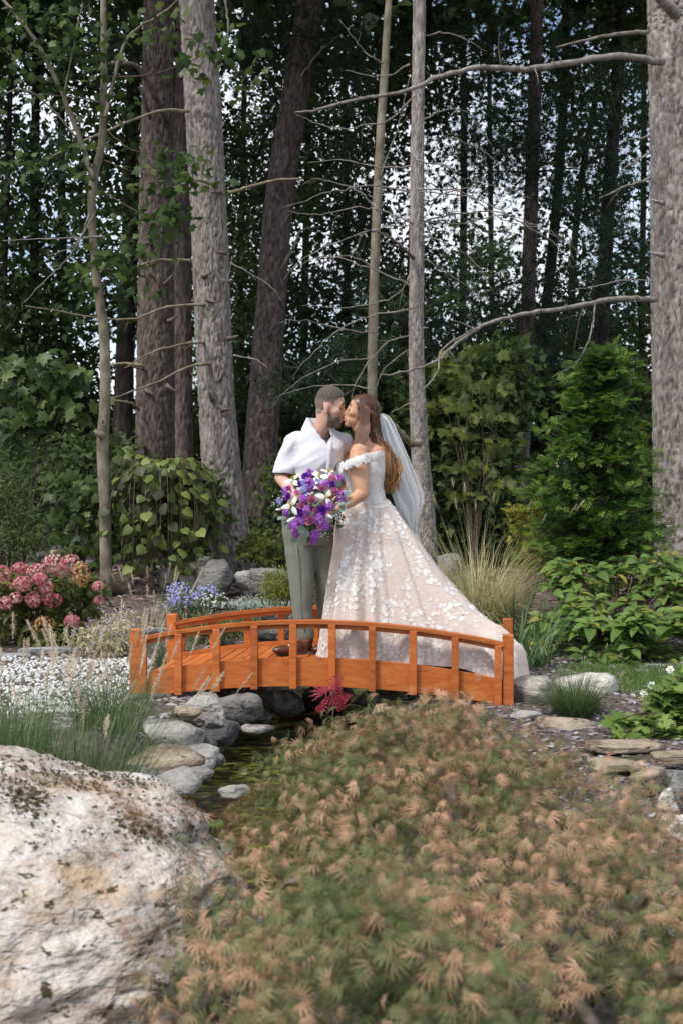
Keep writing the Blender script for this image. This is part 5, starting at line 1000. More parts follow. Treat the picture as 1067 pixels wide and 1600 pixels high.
def Mface(fwd, pitch=0., roll=0.):
    """rows: forward, lateral, up for local head coordinates"""
    f = nrm(np.array([fwd[0], fwd[1], 0.])); up = np.array([0, 0, 1.]); la = np.cross(up, f); c, s = math.cos(pitch), math.sin(pitch)
    f2 = f * c + up * s; u2 = up * c - f * s; c, s = math.cos(roll), math.sin(roll); return np.array([f2, la * c + u2 * s, u2 * c - la * s])
def head(b, o, M, S=(1, 1, 1), male=True):
    S = np.asarray(S, float); q = lambda *p: o + (np.array(p) * S) @ M
    E = lambda c, r, sub=3: ell(b, q(*c), np.array(r) * S, M, sub)
    E((-.012, 0, .035), (.100, .078, .090)); E((.030, 0, .0), (.066, .064, .088)); E((.030, 0, -.062), (.056, .056, .046)); E((.066, 0, -.098), (.028, .028, .022)) if male else E((.064, 0, -.096), (.024, .024, .020))
    k = 1. if male else .82
    cap_(b, q(.088, 0, .014), q((.109 if male else .101), 0, -.026), .009 * k, .0115 * k); E((.098 if male else .093, 0, -.036), (.017 * k, .017 * k, .010 * k), 2)
    cap_(b, q(.080, -.034, .028), q(.080, .034, .028), .014, .014) if male else cap_(b, q(.078, -.03, .028), q(.078, .03, .028), .010, .010)
    for s in (-1, 1): E((.052, s * .042, -.018), (.032, .024, .026), 2); E((-.010, s * .077, -.008), (.020, .009, .032), 2); E((-.004, s * .080, -.036), (.011, .007, .011), 2)
    E((.090, 0, -.060), (.013, .022, .008), 2); E((.088, 0, -.075), (.013, .020, .009), 2)
    return q
def hand(b, w, d, n, side, curl=.6, s=1., thumb=1.):
    """w wrist, d direction of the fingers, n palm normal, side = direction of the thumb side"""
    d, n = nrm(np.asarray(d, float)), nrm(np.asarray(n, float)); sd = nrm(np.asarray(side, float)); 
    M = np.array([sd, d, n]); ell(b, w + d * .048 * s, np.array((.042, .052, .016)) * s, M, 2); cap_(b, w - d * .01, w + d * .02, .027 * s, .026 * s)
    for k, (off, L_) in enumerate(((.030, .072), (.011, .080), (-.009, .074), (-.028, .058))):
        p = w + (d * .088 + sd * off) * s; dd = d.copy(); r = .0092 * s; chain_p = [p - d * .02]; rs = [r * 1.05]
        for j, f in enumerate((.45, .32, .23)):
            c = curl * (.5 + .5 * j); dd = nrm(dd * math.cos(c) + n * math.sin(c)); p = p + dd * L_ * f * s; chain_p.append(p); rs.append(r * (1 - .1 * (j + 1)))
        chain(b, chain_p, rs)
    p = w + (d * .03 + sd * .035) * s; dd = nrm(sd * .75 + d * .65 + n * .25); q1 = p + dd * .035 * s; q2 = q1 + nrm(d * .8 + n * .45 + sd * .25) * .030 * s; chain(b, [w + (d * .02 + sd * .015) * s, q1, q2], [.014 * s, .0115 * s, .009 * s])
def skinmat(name, a, b_, c):
    m = mat(name, [(.3, a), (.5, b_), (.75, c)], scale=14, detail=5, rough=.5, spec=.35, bump=.05, bscale=90, bdist=.002); bs = [n for n in m.node_tree.nodes if n.type == 'BSDF_PRINCIPLED'][0]
    bs.inputs['Subsurface Weight'].default_value = .12; bs.inputs['Subsurface Radius'].default_value = (.02, .008, .005); bs.inputs['Subsurface Scale'].default_value = .5; return m
M_SKM = skinmat('skin_fair', (.48, .275, .21), (.56, .35, .27), (.61, .41, .33)); M_SKW = skinmat('skin_tanned', (.44, .225, .13), (.52, .29, .18), (.58, .35, .235))
M_SHIRT = mat('white_shirt_cotton', [(.3, (.55, .55, .60)), (.7, (.62, .62, .67))], scale=40, rough=.85, bump=.12, bscale=160, bdist=.002, spec=.15)
M_TROUS = mat('sage_grey_wool', [(.3, (.165, .178, .152)), (.7, (.21, .225, .195))], scale=60, rough=.8, bump=.15, bscale=220, bdist=.002, spec=.2)
M_LEATH = mat('brown_leather', [(.3, (.055, .018, .010)), (.7, (.13, .045, .025))], scale=12, rough=.28, spec=.6)
M_HAIRM = mat('cropped_grey_brown_hair', [(.34, (.03, .023, .02)), (.5, (.085, .068, .06)), (.70, (.21, .19, .175))], scale=150, detail=4, rough=.7, bump=.8, bscale=300, bdist=.004, spec=.25, extra=(.27, .20, .165))
M_BEARD = mat('grey_stubble', [(.30, (.075, .05, .042)), (.5, (.15, .11, .09)), (.70, (.28, .225, .195))], scale=170, detail=4, rough=.8, bump=.5, bscale=300, bdist=.003, spec=.2)
M_DKH = mat('dark_lashes', [(.3, (.02, .012, .01)), (.7, (.05, .03, .025))], scale=30, rough=.6)
# ---------------------------------------------------------------- the man
DM = 8.87; deck = .252
fm = nrm(np.array((.30, -.95, 0))); sm = np.array((-fm[1], fm[0], 0.)); UZ = np.array((0, 0, 1.))
man = thing('person', 'bearded man in white short sleeved shirt and grey green trousers kissing the bride', 'person', (P(480, 0, DM)[0], DM, deck))
ho = P(516.5, 636.5, 8.87); HM = Mface((.97, -.22), -.17, 0.); HS = (1.0, 1.04, 1.13); b = Buf(); q = head(b, ho, HM, HS)
nk = P(499, 676, 8.90); chain(b, [q(-.035, 0, -.03), q(-.02, 0, -.09), nk, P(494, 690, 8.92)], [.062, .062, .068, .085])
shl, shr = P(460, 699, 8.87), P(530, 698, 8.98); el, wl = P(439, 746, 8.84), P(462, 776, 8.60); er, wr = P(560, 742, 9.06), P(592, 748, 9.00)
loft(b, [P(497, 684, 8.92), P(496, 694, 8.92), P(496, 706, 8.9), P(495, 730, 8.9), P(488, 765, 8.9), P(479, 800, 8.9), P(479, 830, 8.9)], [.06, .11, .135, .14, .145, .16, .15], [.06, .09, .115, .13, .125, .12, .11], sm, fm)
chain(b, [shl, el, wl], [.046, .046, .031]); chain(b, [shr, er, wr], [.045, .044, .031])
hand(b, wl, P(482, 787, 8.52) - wl, (.5, .2, -.3), (-.1, -.4, .9), .55); hand(b, wr, (.9, -.1, 0), (0, -1, 0), (0, 0, 1), .2)
hipl, hipr = P(467, 826, 8.86), P(502, 826, 8.92); kl, kr = P(471, 905, 8.84), P(509, 905, 8.95); al, ar_ = P(477, 996, 8.84), P(512, 992, 9.0)
chain(b, [hipl, kl, al], [.092, .062, .045]); chain(b, [hipr, kr, ar_], [.092, .062, .045])
V, Nn, Fs = solid(b, .0070, 2); part('body', Buf().add(V, Fs), M_SKM, man)
loc = ((V - ho) @ HM.T) / np.array(HS); nz_ = vn(V * 90) * .0008
x_, y_, z_ = loc.T; line = np.interp(x_, [-.14, -.05, -.02, .0, .03, .055, .085], [-.05, -.045, -.005, .012, .020, .055, .078])
mk = (z_ > line) & (z_ > -.06) & ~((np.abs(y_) > .072) & (z_ < .03) & (x_ > -.035)); vv, ff, us_ = subset(V, Fs, mk); nn_ = Nn[us_]
l2 = loc[us_]; th_ = .004 + .007 * sstep(.05, .11, l2[:, 2]) + .004 * sstep(.03, .075, l2[:, 0]) * sstep(.06, .1, l2[:, 2]); part('hair', Buf().add(vv + nn_ * (th_ + .0016 * vn(vv * 160))[:, None], ff, .85 * sstep(.055, .01, l2[:, 2]) ), M_HAIRM, man)
mk = (z_ < np.interp(x_, [-.02, .02, .05, .08, .12], [-.02, -.032, -.048, -.045, -.045])) & (z_ > -.122) & (x_ > .004) & ~((x_ > .092) & (z_ > -.042)) & ~((np.abs(z_ + .067) < .011) & (np.abs(y_) < .022) & (x_ > .09)) & (np.abs(y_) < .075)
vv, ff, us_ = subset(V, Fs, mk); part('beard', Buf().add(vv + Nn[us_] * (.0032 + .0014 * vn(vv * 170))[:, None], ff), M_BEARD, man)
for s in (-1, 1):
    b = Buf(); tube(b, [q(.082, s * .052, .030), q(.094, s * .036, .036), q(.098, s * .018, .032)], [.003, .0048, .004], 6); part('eyebrow', b, M_DKH, man)
    b = Buf(); tube(b, [q(.078, s * .050, .004), q(.090, s * .038, .0), q(.090, s * .024, .003)], [.002, .0034, .002], 6); part('eyelashes', b, M_DKH, man)
# shirt
b = Buf(); loft(b, [P(498, 660, 8.925), P(497, 667, 8.925), P(496, 675, 8.92), P(495, 686, 8.92), P(495, 702, 8.9), P(495, 730, 8.89), P(489, 765, 8.89), P(483, 800, 8.89), P(481, 822, 8.89)], [.060, .098, .138, .170, .176, .165, .172, .185, .188], [.055, .085, .11, .13, .148, .16, .158, .15, .145], sm, fm, ex=2.15)
chain(b, [P(466, 685, 8.88), P(455, 693, 8.87), P(447, 714, 8.85), P(445, 742, 8.84)], [.062, .067, .067, .068]); chain(b, [P(524, 682, 8.95), P(534, 692, 8.98), P(546, 715, 9.02), P(555, 738, 9.06)], [.056, .062, .066, .066])
V, Nn, Fs = solid(b, .0078, 2)
cl, cr = P(445, 741, 8.84), P(555, 738, 9.06); dl = nrm(cl - P(448, 700, 8.86)); d2 = nrm(cr - P(538, 700, 9.0)); neckc = P(497, 662, 8.90)
vc = V - neckc; vd = vc @ fm; vs = vc @ sm; opening = (((vs - .005) / .070) ** 2 + ((vd + .0) / .078) ** 2 < 1) & (V[:, 2] > P(0, 682, 8.9)[2])
vneck = (V[:, 2] > P(0, 693, 8.8)[2]) & (np.abs(vs - .022) < (V[:, 2] - P(0, 693, 8.8)[2]) * .72) & (vd > 0)
mk = ((V - cl) @ dl < 0.006) | (V[:, 0] > P(464, 0, 8.85)[0]); mk &= ((V - cr) @ d2 < .0) | (V[:, 0] < P(530, 0, 8.9)[0]); mk &= (V[:, 2] > P(0, 818, 8.9)[2]) & ~opening & ~vneck
pt = V @ np.array([sm, fm, UZ]).T; rot = np.stack([pt[:, 0] * .8 + pt[:, 2] * .6, pt[:, 1], -pt[:, 0] * .6 + pt[:, 2] * .8], -1)
fold = (1 - np.abs(vn(rot * (2.8, 3.4, 12) + 3, 81)) * 2) * .019 + vn(rot * (6, 6, 24) + 8, 82) * .008 + vn(pt * (9, 9, 3.4) + 2, 83) * .009 * sstep(P(0, 700, 8.9)[2], P(0, 760, 8.9)[2], pt[:, 2])
V2 = V + Nn * fold[:, None]; s1 = (cl - V2) @ dl; near = (V2[:, 0] < P(464, 0, 8.85)[0]) & (s1 > -.006) & (s1 < .008); mk = (mk | near) & ~((V2[:, 0] < P(464, 0, 8.85)[0]) & (s1 < -.006)); V2 = V2 + dl * np.where((V2[:, 0] < P(464, 0, 8.85)[0]) & (np.abs(s1) < .006), s1, 0)[:, None]; vv, ff, us_ = subset(V2, Fs, mk); shirt = part('shirt', Buf().add(vv, ff), M_SHIRT, man)
def ribbon(b, pts, nr, wd, th=.002, tint=0.):
    pts = np.asarray(pts, float); n = len(pts); t = nrm(np.gradient(pts, axis=0)); nr = np.broadcast_to(np.asarray(nr, float), pts.shape); s = nrm(np.cross(t, nr)) * (np.asarray(wd).reshape(-1, 1) / 2)
    o = nrm(nr) * th; V = np.stack([pts - s, pts + s, pts + s + o, pts - s + o], 1).reshape(-1, 3); i = np.arange(n - 1)[:, None] * 4; j = np.arange(4)[None]; k = (j + 1) % 4
    b.add(V, [np.stack([i + j, i + k, i + 4 + k, i + 4 + j], -1).reshape(-1, 4), np.array([[3, 2, 1, 0], [4 * n - 4, 4 * n - 3, 4 * n - 2, 4 * n - 1]])], tint)
# collar: two wings standing from the neck and folding outwards
b = Buf(); rr_ = .073
def colp(a, r, y, dd=0.): return P(498, y, 8.895) + sm * math.cos(a) * r + fm * (math.sin(a) * r + dd)
for a0, a1 in ((math.radians(116), math.radians(264)), (math.radians(52), math.radians(-100))):
    A = np.linspace(a0, a1, 16); V = []
    for i, a in enumerate(A):
        f = 1 - i / 15; lo = 663 + 24 * max(0, math.sin(a)) ** 1.4; V += [colp(a, rr_ * 1.04, lo + 6), colp(a, rr_ * 1.0, lo - 10), colp(a, rr_ * 1.13, lo - 10.5), colp(a, rr_ * (1.42 + .45 * f), lo + 4 + 14 * f ** 2)]
    V = np.array(V); i = np.arange(15)[:, None] * 4; j = np.arange(3)[None]; b.add(V, np.stack([i + j, i + j + 1, i + 4 + j + 1, i + 4 + j], -1).reshape(-1, 4))
part('collar', b, M_SHIRT, man)
pl_ = [P(x, y, 8.9) + fm * o for x, y, o in ((507, 690, .145), (505, 705, .163), (502, 730, .172), (499, 760, .172))]; b = Buf(); ribbon(b, pl_, fm, .034, .003); part('placket', b, M_SHIRT, man)
for k in range(1, 4): c = P(507 - k * 2, 680 + k * 22, 8.9) + fm * .178; b = Buf(); ell(b, c, (.005, .005, .005), sub=1); part('button', b, M_PETW, man)
b = Buf(); tube(b, spline([colp(math.radians(190), .066, 661), colp(math.radians(150), .069, 668), colp(math.radians(115), .078, 680), colp(math.radians(92), .088, 688), colp(math.radians(60), .078, 680), colp(math.radians(15), .068, 662)], 30), .0022, 5); part('necklace', b, M_DKH, man)
# trousers
b = Buf(); loft(b, [P(480, 796, 8.89), P(480, 812, 8.89), P(481, 832, 8.89), P(483, 852, 8.89)], [.170, .176, .178, .168], [.125, .135, .135, .12], sm, fm)
chain(b, [P(466, 832, 8.87), P(469, 870, 8.86), P(471.5, 905, 8.85), P(472, 955, 8.85), P(478, 993, 8.85)], [.108, .099, .088, .070, .060]); chain(b, [P(500, 834, 8.92), P(507, 870, 8.94), P(511, 905, 8.95), P(512, 955, 8.97), P(512, 990, 9.)], [.104, .096, .086, .070, .060])
V, Nn, Fs = solid(b, .0088, 3); zc = P(0, 997, 8.86)[2]; mk = (V[:, 2] > zc) & (V[:, 2] < P(0, 797, 8.9)[2])
fold = (1 - np.abs(vn(V * (8, 8, 2.2) + 4, 91)) * 2) * .006 + vn(V * (5, 5, 16) + 3, 92) * .004 * (sstep(P(0, 930, 8.8)[2], P(0, 985, 8.8)[2], V[:, 2]) + sstep(P(0, 885, 8.8)[2], P(0, 850, 8.8)[2], V[:, 2]))
vv, ff, _u = subset(V + Nn * fold[:, None], Fs, mk); part('trousers', Buf().add(vv, ff), M_TROUS, man)
b = Buf(); ribbon(b, [P(464, 850, 8.86) + (0, -.104, 0), P(467, 880, 8.85) + (0, -.100, 0), P(470, 910, 8.85) + (0, -.091, 0), P(471, 950, 8.85) + (0, -.074, 0), P(477, 985, 8.85) + (0, -.066, 0)], (0, -1, 0), .006, .003); part('trouser_crease', b, M_TROUS, man)
# shoes
def shoe(h, d, L_=.30):
    d = nrm(np.array([d[0], d[1], 0.])); s = np.array([-d[1], d[0], 0]); M = np.array([d, s, UZ]); b = Buf()
    ell(b, h + d * .02 + UZ * .055, (.045, .040, .055), M); ell(b, h + d * .10 + UZ * .048, (.075, .042, .042), M); ell(b, h + d * .20 + UZ * .032, (.075, .046, .030), M); ell(b, h + d * .01 + UZ * .09, (.042, .042, .03), M)
    box(b, h + d * .115 + UZ * .014, M, (.12, .032, .008)); V, Nn, Fs = solid(b, .005, 3); V[:, 2] = np.maximum(V[:, 2], h[2] + .006); o = part('shoe', Buf().add(V, Fs), M_LEATH, man)
    b = Buf(); box(b, h + d * .005 + UZ * .006, M, (.038, .034, .012), bev=.003); box(b, h + d * .14 + UZ * .0035, M, (.10, .034, .0065), bev=.003); part('sole', b, M_DKH, o)
    b = Buf()
    for k in range(4): c = h + d * (.085 + .022 * k) + UZ * (.092 - .009 * k); tube(b, [c - s * .018, c + UZ * .004, c + s * .018], .0022, 5)
    part('laces', b, M_DKH, o)
shoe(P(483, 1022, 8.86) * (1, 1, 0) + (0, 0, deck + .003), (-.90, -.44)); shoe(P(515, 1015, 9.02) * (1, 1, 0) + (0, 0, deck + .003), (-.35, -.93))
# ---------------------------------------------------------------- the bride
bride = thing('person', 'bride with long wavy brown hair in an off-shoulder lace gown kissing the man', 'person', (P(570, 0, 8.78)[0], 8.78, deck))
wo_ = P(562.5, 645.5, 8.80); WM = Mface((-.985, -.10), .26, 0.); WS = (.98, .96, 1.0); b = Buf(); q = head(b, wo_, WM, WS, False)
fw = nrm(np.array((-.86, -.50, 0))); sw = np.array((-fw[1], fw[0], 0.))
chain(b, [q(-.03, 0, -.03), q(-.012, 0, -.085), P(573, 688, 8.80), P(574, 702, 8.80)], [.050, .050, .056, .075])
sn, sf = P(559, 706, 8.63), P(566, 706, 8.98)
loft(b, [P(574, 692, 8.8), P(574, 700, 8.8), P(573, 712, 8.79), P(571, 735, 8.78), P(571, 760, 8.78), P(573, 780, 8.78), P(576, 815, 8.78), P(576, 850, 8.78)], [.08, .145, .165, .155, .14, .135, .165, .17], [.07, .10, .115, .125, .115, .11, .135, .14], sw, fw)
for k in (-1, 1): ell(b, P(556, 735, 8.77) + sw * k * .065 + fw * .02, (.065, .065, .065))
en, wn = P(566, 771, 8.53), P(532, 795, 8.43); ef, wf = P(535, 775, 8.85), P(512, 800, 8.60)
chain(b, [P(571, 697, 8.75), sn, P(560, 735, 8.57), en, wn], [.055, .063, .066, .047, .029]); chain(b, [sf, ef, wf], [.060, .044, .029])
hand(b, wn, P(508, 800, 8.46) - wn, (.1, .9, -.2), (0, .1, 1), .5, .92); hand(b, wf, P(494, 802, 8.55) - wf, (.1, -.3, .4), (0, -.2, 1), .9, .92)
for k, D in ((560, 8.70), (585, 8.86)): chain(b, [P(k, 850, D), P(k, 930, D), P(k, 1010, D)], [.085, .06, .04]); ell(b, P(k - 12, 1022, D) * (1, 1, 0) + (0, 0, deck + .04), (.10, .036, .035))
V, Nn, Fs = solid(b, .0070, 2); part('body', Buf().add(V, Fs), M_SKW, bride)
loc = ((V - wo_) @ WM.T) / np.array(WS); x_, y_, z_ = loc.T
# hair: close cap on the skull, then long waved locks
M_HAIRW = leafmat('brown_to_gold_hair', [(0, (.035, .014, .008)), (.35, (.085, .036, .018)), (.55, (.19, .085, .036)), (.75, (.40, .21, .075)), (1, (.62, .39, .16))], trans=.04, rough=.38, spec=.5, nfac=.12, nscale=26)
mk = (z_ > np.interp(x_, [-.14, -.04, .0, .02, .05, .075, .10], [-.09, -.075, -.055, -.01, .052, .082, .10])); vv, ff, us_ = subset(V, Fs, mk); l2 = loc[us_]
hp_ = Buf().add(vv + Nn[us_] * (.013 + .003 * vn(l2 * (12, 50, 30)))[:, None], ff, .42 + .1 * vn(l2 * (8, 40, 40)))
H = Buf().add(vv + Nn[us_] * (.012 + .003 * vn(l2 * (12, 50, 30)))[:, None], ff, np.clip(.30 + .16 * vn(l2 * (8, 60, 40)), .02, 1))
def lock(pts, r, t0, t1, wave=.010, fr=3.2, ph=0., seg=5, n=30):
    C = spline(pts, n); t = np.linspace(0, 1, n); w_ = wave * sstep(.35, .8, t); C = C + np.stack([np.sin(t * fr * 6.28 + ph) * w_, np.cos(t * fr * 6.28 + ph) * w_ * .8, 0 * t], -1); rr = r * np.minimum(1, (1 - t) * 6 + .3)
    tube(H, C, rr, seg, tint=np.repeat(np.clip(t0 + (t1 - t0) * sstep(.40, .95, t) + .04 * np.sin(t * 20 + ph), .02, 1), seg), cap=False)
def sk(phi, lat, k=1.06):
    cl_ = math.cos(lat); return q(-.012 + .104 * k * math.cos(phi) * cl_, .082 * k * math.sin(lat), .033 + .096 * k * math.sin(phi) * cl_)
for k in range(480):
    lat = R.uniform(-1.25, 1.25); al_ = abs(lat) / 1.25; ex = R.gauss(0, 1); g = R.random() ** 2.2; dD = math.sin(lat) * .082 * (1 if WM[1][1] < 0 else -1)
    yy = lambda p, f: p + np.array((0, 1, 0)) * (-dD if False else 0) + WM[1] * math.sin(lat) * .082 * f
    pts = [sk(math.radians(R.uniform(38, 60) if al_ < .8 else 70), lat, 1.04), sk(math.radians(88), lat, 1.09), sk(math.radians(128), lat * .95, 1.10), sk(math.radians(165), lat * .85, 1.12)]
    m1 = yy(P(587 + R.uniform(-5, 5) - al_ * 9, 676 + R.uniform(-6, 6), 8.82), .9); m2 = yy(P(594 + ex * 6.5, 706 + R.uniform(-8, 8), 8.78), .85); m3 = yy(P(607 + ex * 7, 736 + R.uniform(-8, 6), 8.76), .8); e = yy(P(605 + ex * 7.5 + R.uniform(-4, 4), R.uniform(738, 772), 8.76), .7)
    cur = R.choice((0, 1, 2)) * 1.6
    lock(pts + [m1, m2, m3, e], R.uniform(.0022, .0042), R.uniform(.06, .50), R.uniform(.52, .95), R.uniform(.012, .026), 2.9 + .2 * cur, cur + lat + R.gauss(0, .35), 4, 26)
for k in range(120):   # locks falling before the shoulder, over the near ear
    a = R.random(); s3 = q(R.uniform(-.05, .035), -.02 - .05 * a if False else .074 * (-1 if WM[1][1] > 0 else 1), .06 + .03 * (1 - a)); 
    o_ = R.gauss(0, 1); m1 = P(563 + a * 12 + o_ * 2, 662, 8.69); m2 = P(557 + a * 14 + o_ * 2, 684, 8.63); m3 = P(546 + a * 12 + o_ * 2, 704, 8.60); e = P(540 + a * 6 + o_ * 3, R.uniform(716, 736), 8.60)
    lock([s3, m1, m2, m3, e], R.uniform(.0022, .0038), R.uniform(.18, .5), R.uniform(.5, .8), .007, 2.4, o_ * .5, 4)
for k in range(7): lock([P(556, 672, 8.66), P(550, 690, 8.62), P(538, 716, 8.58), P(527, 724, 8.57), P(525 + R.gauss(0, 1), 737, 8.58)], .0032, .3, .6, .003, 2.)
for k in range(26):  # twisted strand gathered across the back of the head
    t0 = R.uniform(-.006, .006); sd_ = -1 if WM[1][1] > 0 else 1; lock([q(.035, sd_ * .066, .055 + t0), q(-.03, sd_ * .088, .035 + t0), q(-.09, sd_ * .066, .012 + t0), q(-.118, sd_ * .02, .0 + t0)], .0055, R.uniform(.45, .7), R.uniform(.4, .7), .006, 2.2, R.uniform(0, 6))
part('hair', H, M_HAIRW, bride)
for s in (-1, 1):
    b = Buf(); tube(b, [q(.077, s * .050, .032), q(.088, s * .034, .038), q(.090, s * .018, .034)], [.0018, .003, .0024], 6); part('eyebrow', b, M_DKH, bride)
    b = Buf(); tube(b, [q(.074, s * .048, .002), q(.086, s * .036, -.003), q(.088, s * .024, .0)], [.0016, .0032, .0018], 6); part('eyelashes', b, M_DKH, bride)
M_LIP = mat('rose_lips', [(.3, (.40, .11, .09)), (.7, (.50, .16, .14))], scale=30, rough=.4); b = Buf(); ell(b, q(.092, 0, -.060), np.array((.012, .020, .0065)), WM, 2); ell(b, q(.090, 0, -.075), np.array((.012, .018, .008)), WM, 2); part('lips', b, M_LIP, bride)
# ---- gown
M_GOWN = mat('blush_tulle', [(.3, (.53, .435, .385)), (.7, (.61, .52, .47))], scale=9, rough=.85, bump=.25, bscale=130, bdist=.003, spec=.12, blotch=[((.66, .61, .58), 75., .52, .66)])
M_LACE_W = mat('ivory_lace', [(.3, (.68, .655, .635)), (.7, (.78, .765, .75))], scale=40, rough=.8, bump=.3, bscale=240, bdist=.002, spec=.15)
b = Buf(); loft(b, [P(572, 716, 8.79), P(571, 726, 8.785), P(570, 738, 8.78), P(570, 758, 8.78), P(573, 776, 8.78), P(575, 792, 8.78)], [.172, .172, .166, .150, .143, .155], [.122, .134, .138, .124, .118, .128], sw, fw)
for k in (-1, 1): ell(b, P(556, 736, 8.77) + sw * k * .066 + fw * .022, (.074, .070, .068))
V, Nn, Fs = solid(b, .006, 4); topz = P(0, 718, 8.75)[2] + .012 * ((V[:, 0] - P(572, 0, 8.78)[0]) / .13); mk = (V[:, 2] < topz) & (V[:, 2] > P(0, 788, 8.78)[2]); vv, ff, _u = subset(V + Nn * (vn(V * 30) * .002)[:, None], Fs, mk)
gown = part('gown', Buf().add(vv, ff), M_LACE_W, bride); BOD = vv; BODN = Nn[_u]
band = spline([P(534, 727, 8.80), P(536, 729, 8.66), P(546, 725, 8.50), P(560, 720, 8.475), P(575, 716, 8.50), P(590, 713, 8.60), P(600, 712, 8.74), P(601, 712, 8.86), P(590, 714, 9.0), P(560, 718, 9.06), P(540, 724, 8.98), P(533, 727, 8.86)], 70)
b = Buf(); cb_ = band.mean(0); out_ = nrm((band - cb_) * (1, 1, 0)); hgt = .026; V = []
for i in range(70):
    for j, (z0, o0) in enumerate(((1.25, -.004), (.6, .010), (0, .014), (-.6, .012), (-1.2, .0))): V.append(band[i] + UZ * z0 * hgt * (1 + .10 * math.sin(i * 1.5)) + out_[i] * o0)
i = np.arange(69)[:, None] * 5; j = np.arange(4)[None]; b.add(np.array(V), np.stack([i + j, i + j + 1, i + 5 + j + 1, i + 5 + j], -1).reshape(-1, 4)); part('off_shoulder_sleeve', b, M_LACE_W, gown)
# skirt with train
NA, NS = 220, 80; A = np.linspace(-math.pi, math.pi, NA, endpoint=False); T = np.linspace(0, 1, NS)
hemc = [(-180, 503, 1028, 8.74), (-160, 508, 1029.5, 8.60), (-140, 522, 1031, 8.48), (-115, 556, 1033, 8.44), (-90, 600, 1036.5, 8.42), (-68, 640, 1038, 8.41), (-50, 682, 1040, 8.39), (-38, 716, 1044, 8.37), (-28, 748, 1056, 8.34), (-19, 780, 1069, 8.31), (-10, 806, 1096, 8.38), (-3, 817, 1098, 8.46), (6, 821, 1090, 8.58), (16, 822, 1074, 8.74), (30, 800, 1040, 8.98), (55, 720, 1022, 9.10), (90, 640, 1016, 9.14), (130, 560, 1014, 9.14), (160, 515, 1018, 8.98), (180, 503, 1028, 8.74)]
ha = np.radians([h[0] for h in hemc]); hp3 = np.array([P(*h[1:]) for h in hemc]); hem = np.stack([np.interp(A, ha, hp3[:, k]) for k in range(3)], -1)
for _ in range(4): hem = (np.roll(hem, 1, 0) + hem * 2 + np.roll(hem, -1, 0)) / 4
wc = P(574, 779, 8.78); wst = wc + np.stack([.138 * np.cos(A), .124 * np.sin(A), 0 * A], -1)
lw = ((1 - np.cos(A)) / 2)            # 1 at the left, 0 at the right
ex_ = .95 - .42 * lw ** 1.5           # the left side falls straight after a short flare
kr_ = np.exp(-((A - .07) / .42) ** 2)
ridge = np.interp(T, [0, .17, .40, .63, .82, .93, 1.], [0, .22, .46, .60, .68, .76, 1.])
hx = T[None] ** ex_[:, None]; zx = T[None] * (1 - kr_[:, None]) + ridge[None] * kr_[:, None]
S_ = wst[:, None] * 0 + np.stack([wst[:, None, 0] + (hem[:, None, 0] - wst[:, None, 0]) * hx, wst[:, None, 1] + (hem[:, None, 1] - wst[:, None, 1]) * hx ** .9, wst[:, None, 2] + (hem[:, None, 2] - wst[:, None, 2]) * zx], -1)
# hips and folds
rad_ = np.stack([np.cos(A), np.sin(A), 0 * A], -1)[:, None]; AA = A[:, None] + .0 * T[None]; TT = T[None] + 0 * A[:, None]
fo = 1.25 * (.55 * np.cos(AA * 13 + 2 * TT + 1.3 * np.sin(AA * 3)) + +.35 * np.cos(AA * 23 + 1. + TT) + .6 * vn(np.stack([np.cos(AA) * 5, np.sin(AA) * 5, TT * 1.2], -1), 95)) * .032 * TT ** .8 * (1 + 1.0 * sstep(-.9, 0, AA) * sstep(1.2, .2, AA))
cr_ = (1 - 2 * np.abs(vn(np.stack([np.cos(AA) * 7 + TT * 3, np.sin(AA) * 7, TT * 7], -1), 96))) * .012 * sstep(.55, .95, TT) * sstep(-1.2, -.2, AA)
S_ = S_ + rad_ * (fo + cr_ + .02 * np.sin(np.clip(TT * 3.5, 0, 1) * math.pi) * .8)[..., None] + UZ * (cr_ * 1.2)[..., None]
# keep it above the deck (on the bridge) and inside the rails
rel = S_ - BA; uu = rel @ BU; vv_ = rel @ BN; onb = (uu > 0) & (uu < BL + .02); dk = arc(np.clip(uu, 0, BL), .125, .253) + .006
S_[..., 2] = np.where(onb, np.maximum(S_[..., 2], dk), np.maximum(S_[..., 2], .02))
lowr = onb & (S_[..., 2] < .56); vmin = .105; shift = np.where(lowr & (vv_ < vmin), vmin - vv_, 0) - np.where(lowr & (vv_ > BW - .1), vv_ - (BW - .1), 0); S_ = S_ + shift[..., None] * BN
i = np.arange(NA)[:, None]; j = np.arange(NS - 1)[None]; i2 = (i + 1) % NA; Q = np.stack([i * NS + j, i2 * NS + j, i2 * NS + j + 1, i * NS + j + 1], -1).reshape(-1, 4)
part('skirt', Buf().add(S_.reshape(-1, 3), Q), M_GOWN, gown)
du = np.roll(S_, -1, 0) - np.roll(S_, 1, 0); dt_ = np.gradient(S_, axis=1); SN = nrm(np.cross(du, dt_)); SN = np.where((SN @ np.array([0, 0, 1.]) < -.2)[..., None], -SN, SN); flip = np.sum(SN * rad_, -1) < 0; SN = np.where(flip[..., None], -SN, SN)
def rpet(wd, cup=.05, st=3, lift=.1):
    V = []; Fq = []
    for i in range(st + 1):
        t = i / st; ww = wd * (.16, .85, 1., .45)[i] if st == 3 else wd; V += [(-ww, t * (.93 if i == st else 1), cup + lift * t * t), (0, t * 1.02, lift * .8 * t), (ww, t * (.93 if i == st else 1), cup + lift * t * t)]
    for i in range(st): a = 3 * i; Fq += [(a, a + 1, a + 4, a + 3), (a + 1, a + 2, a + 5, a + 4)]
    return np.array(V), [np.array(Fq)]
T_RPET = rpet(.42); T_LPET = rpet(.36, .0, 3, .0); T_ROSEP = rpet(.60, .12)
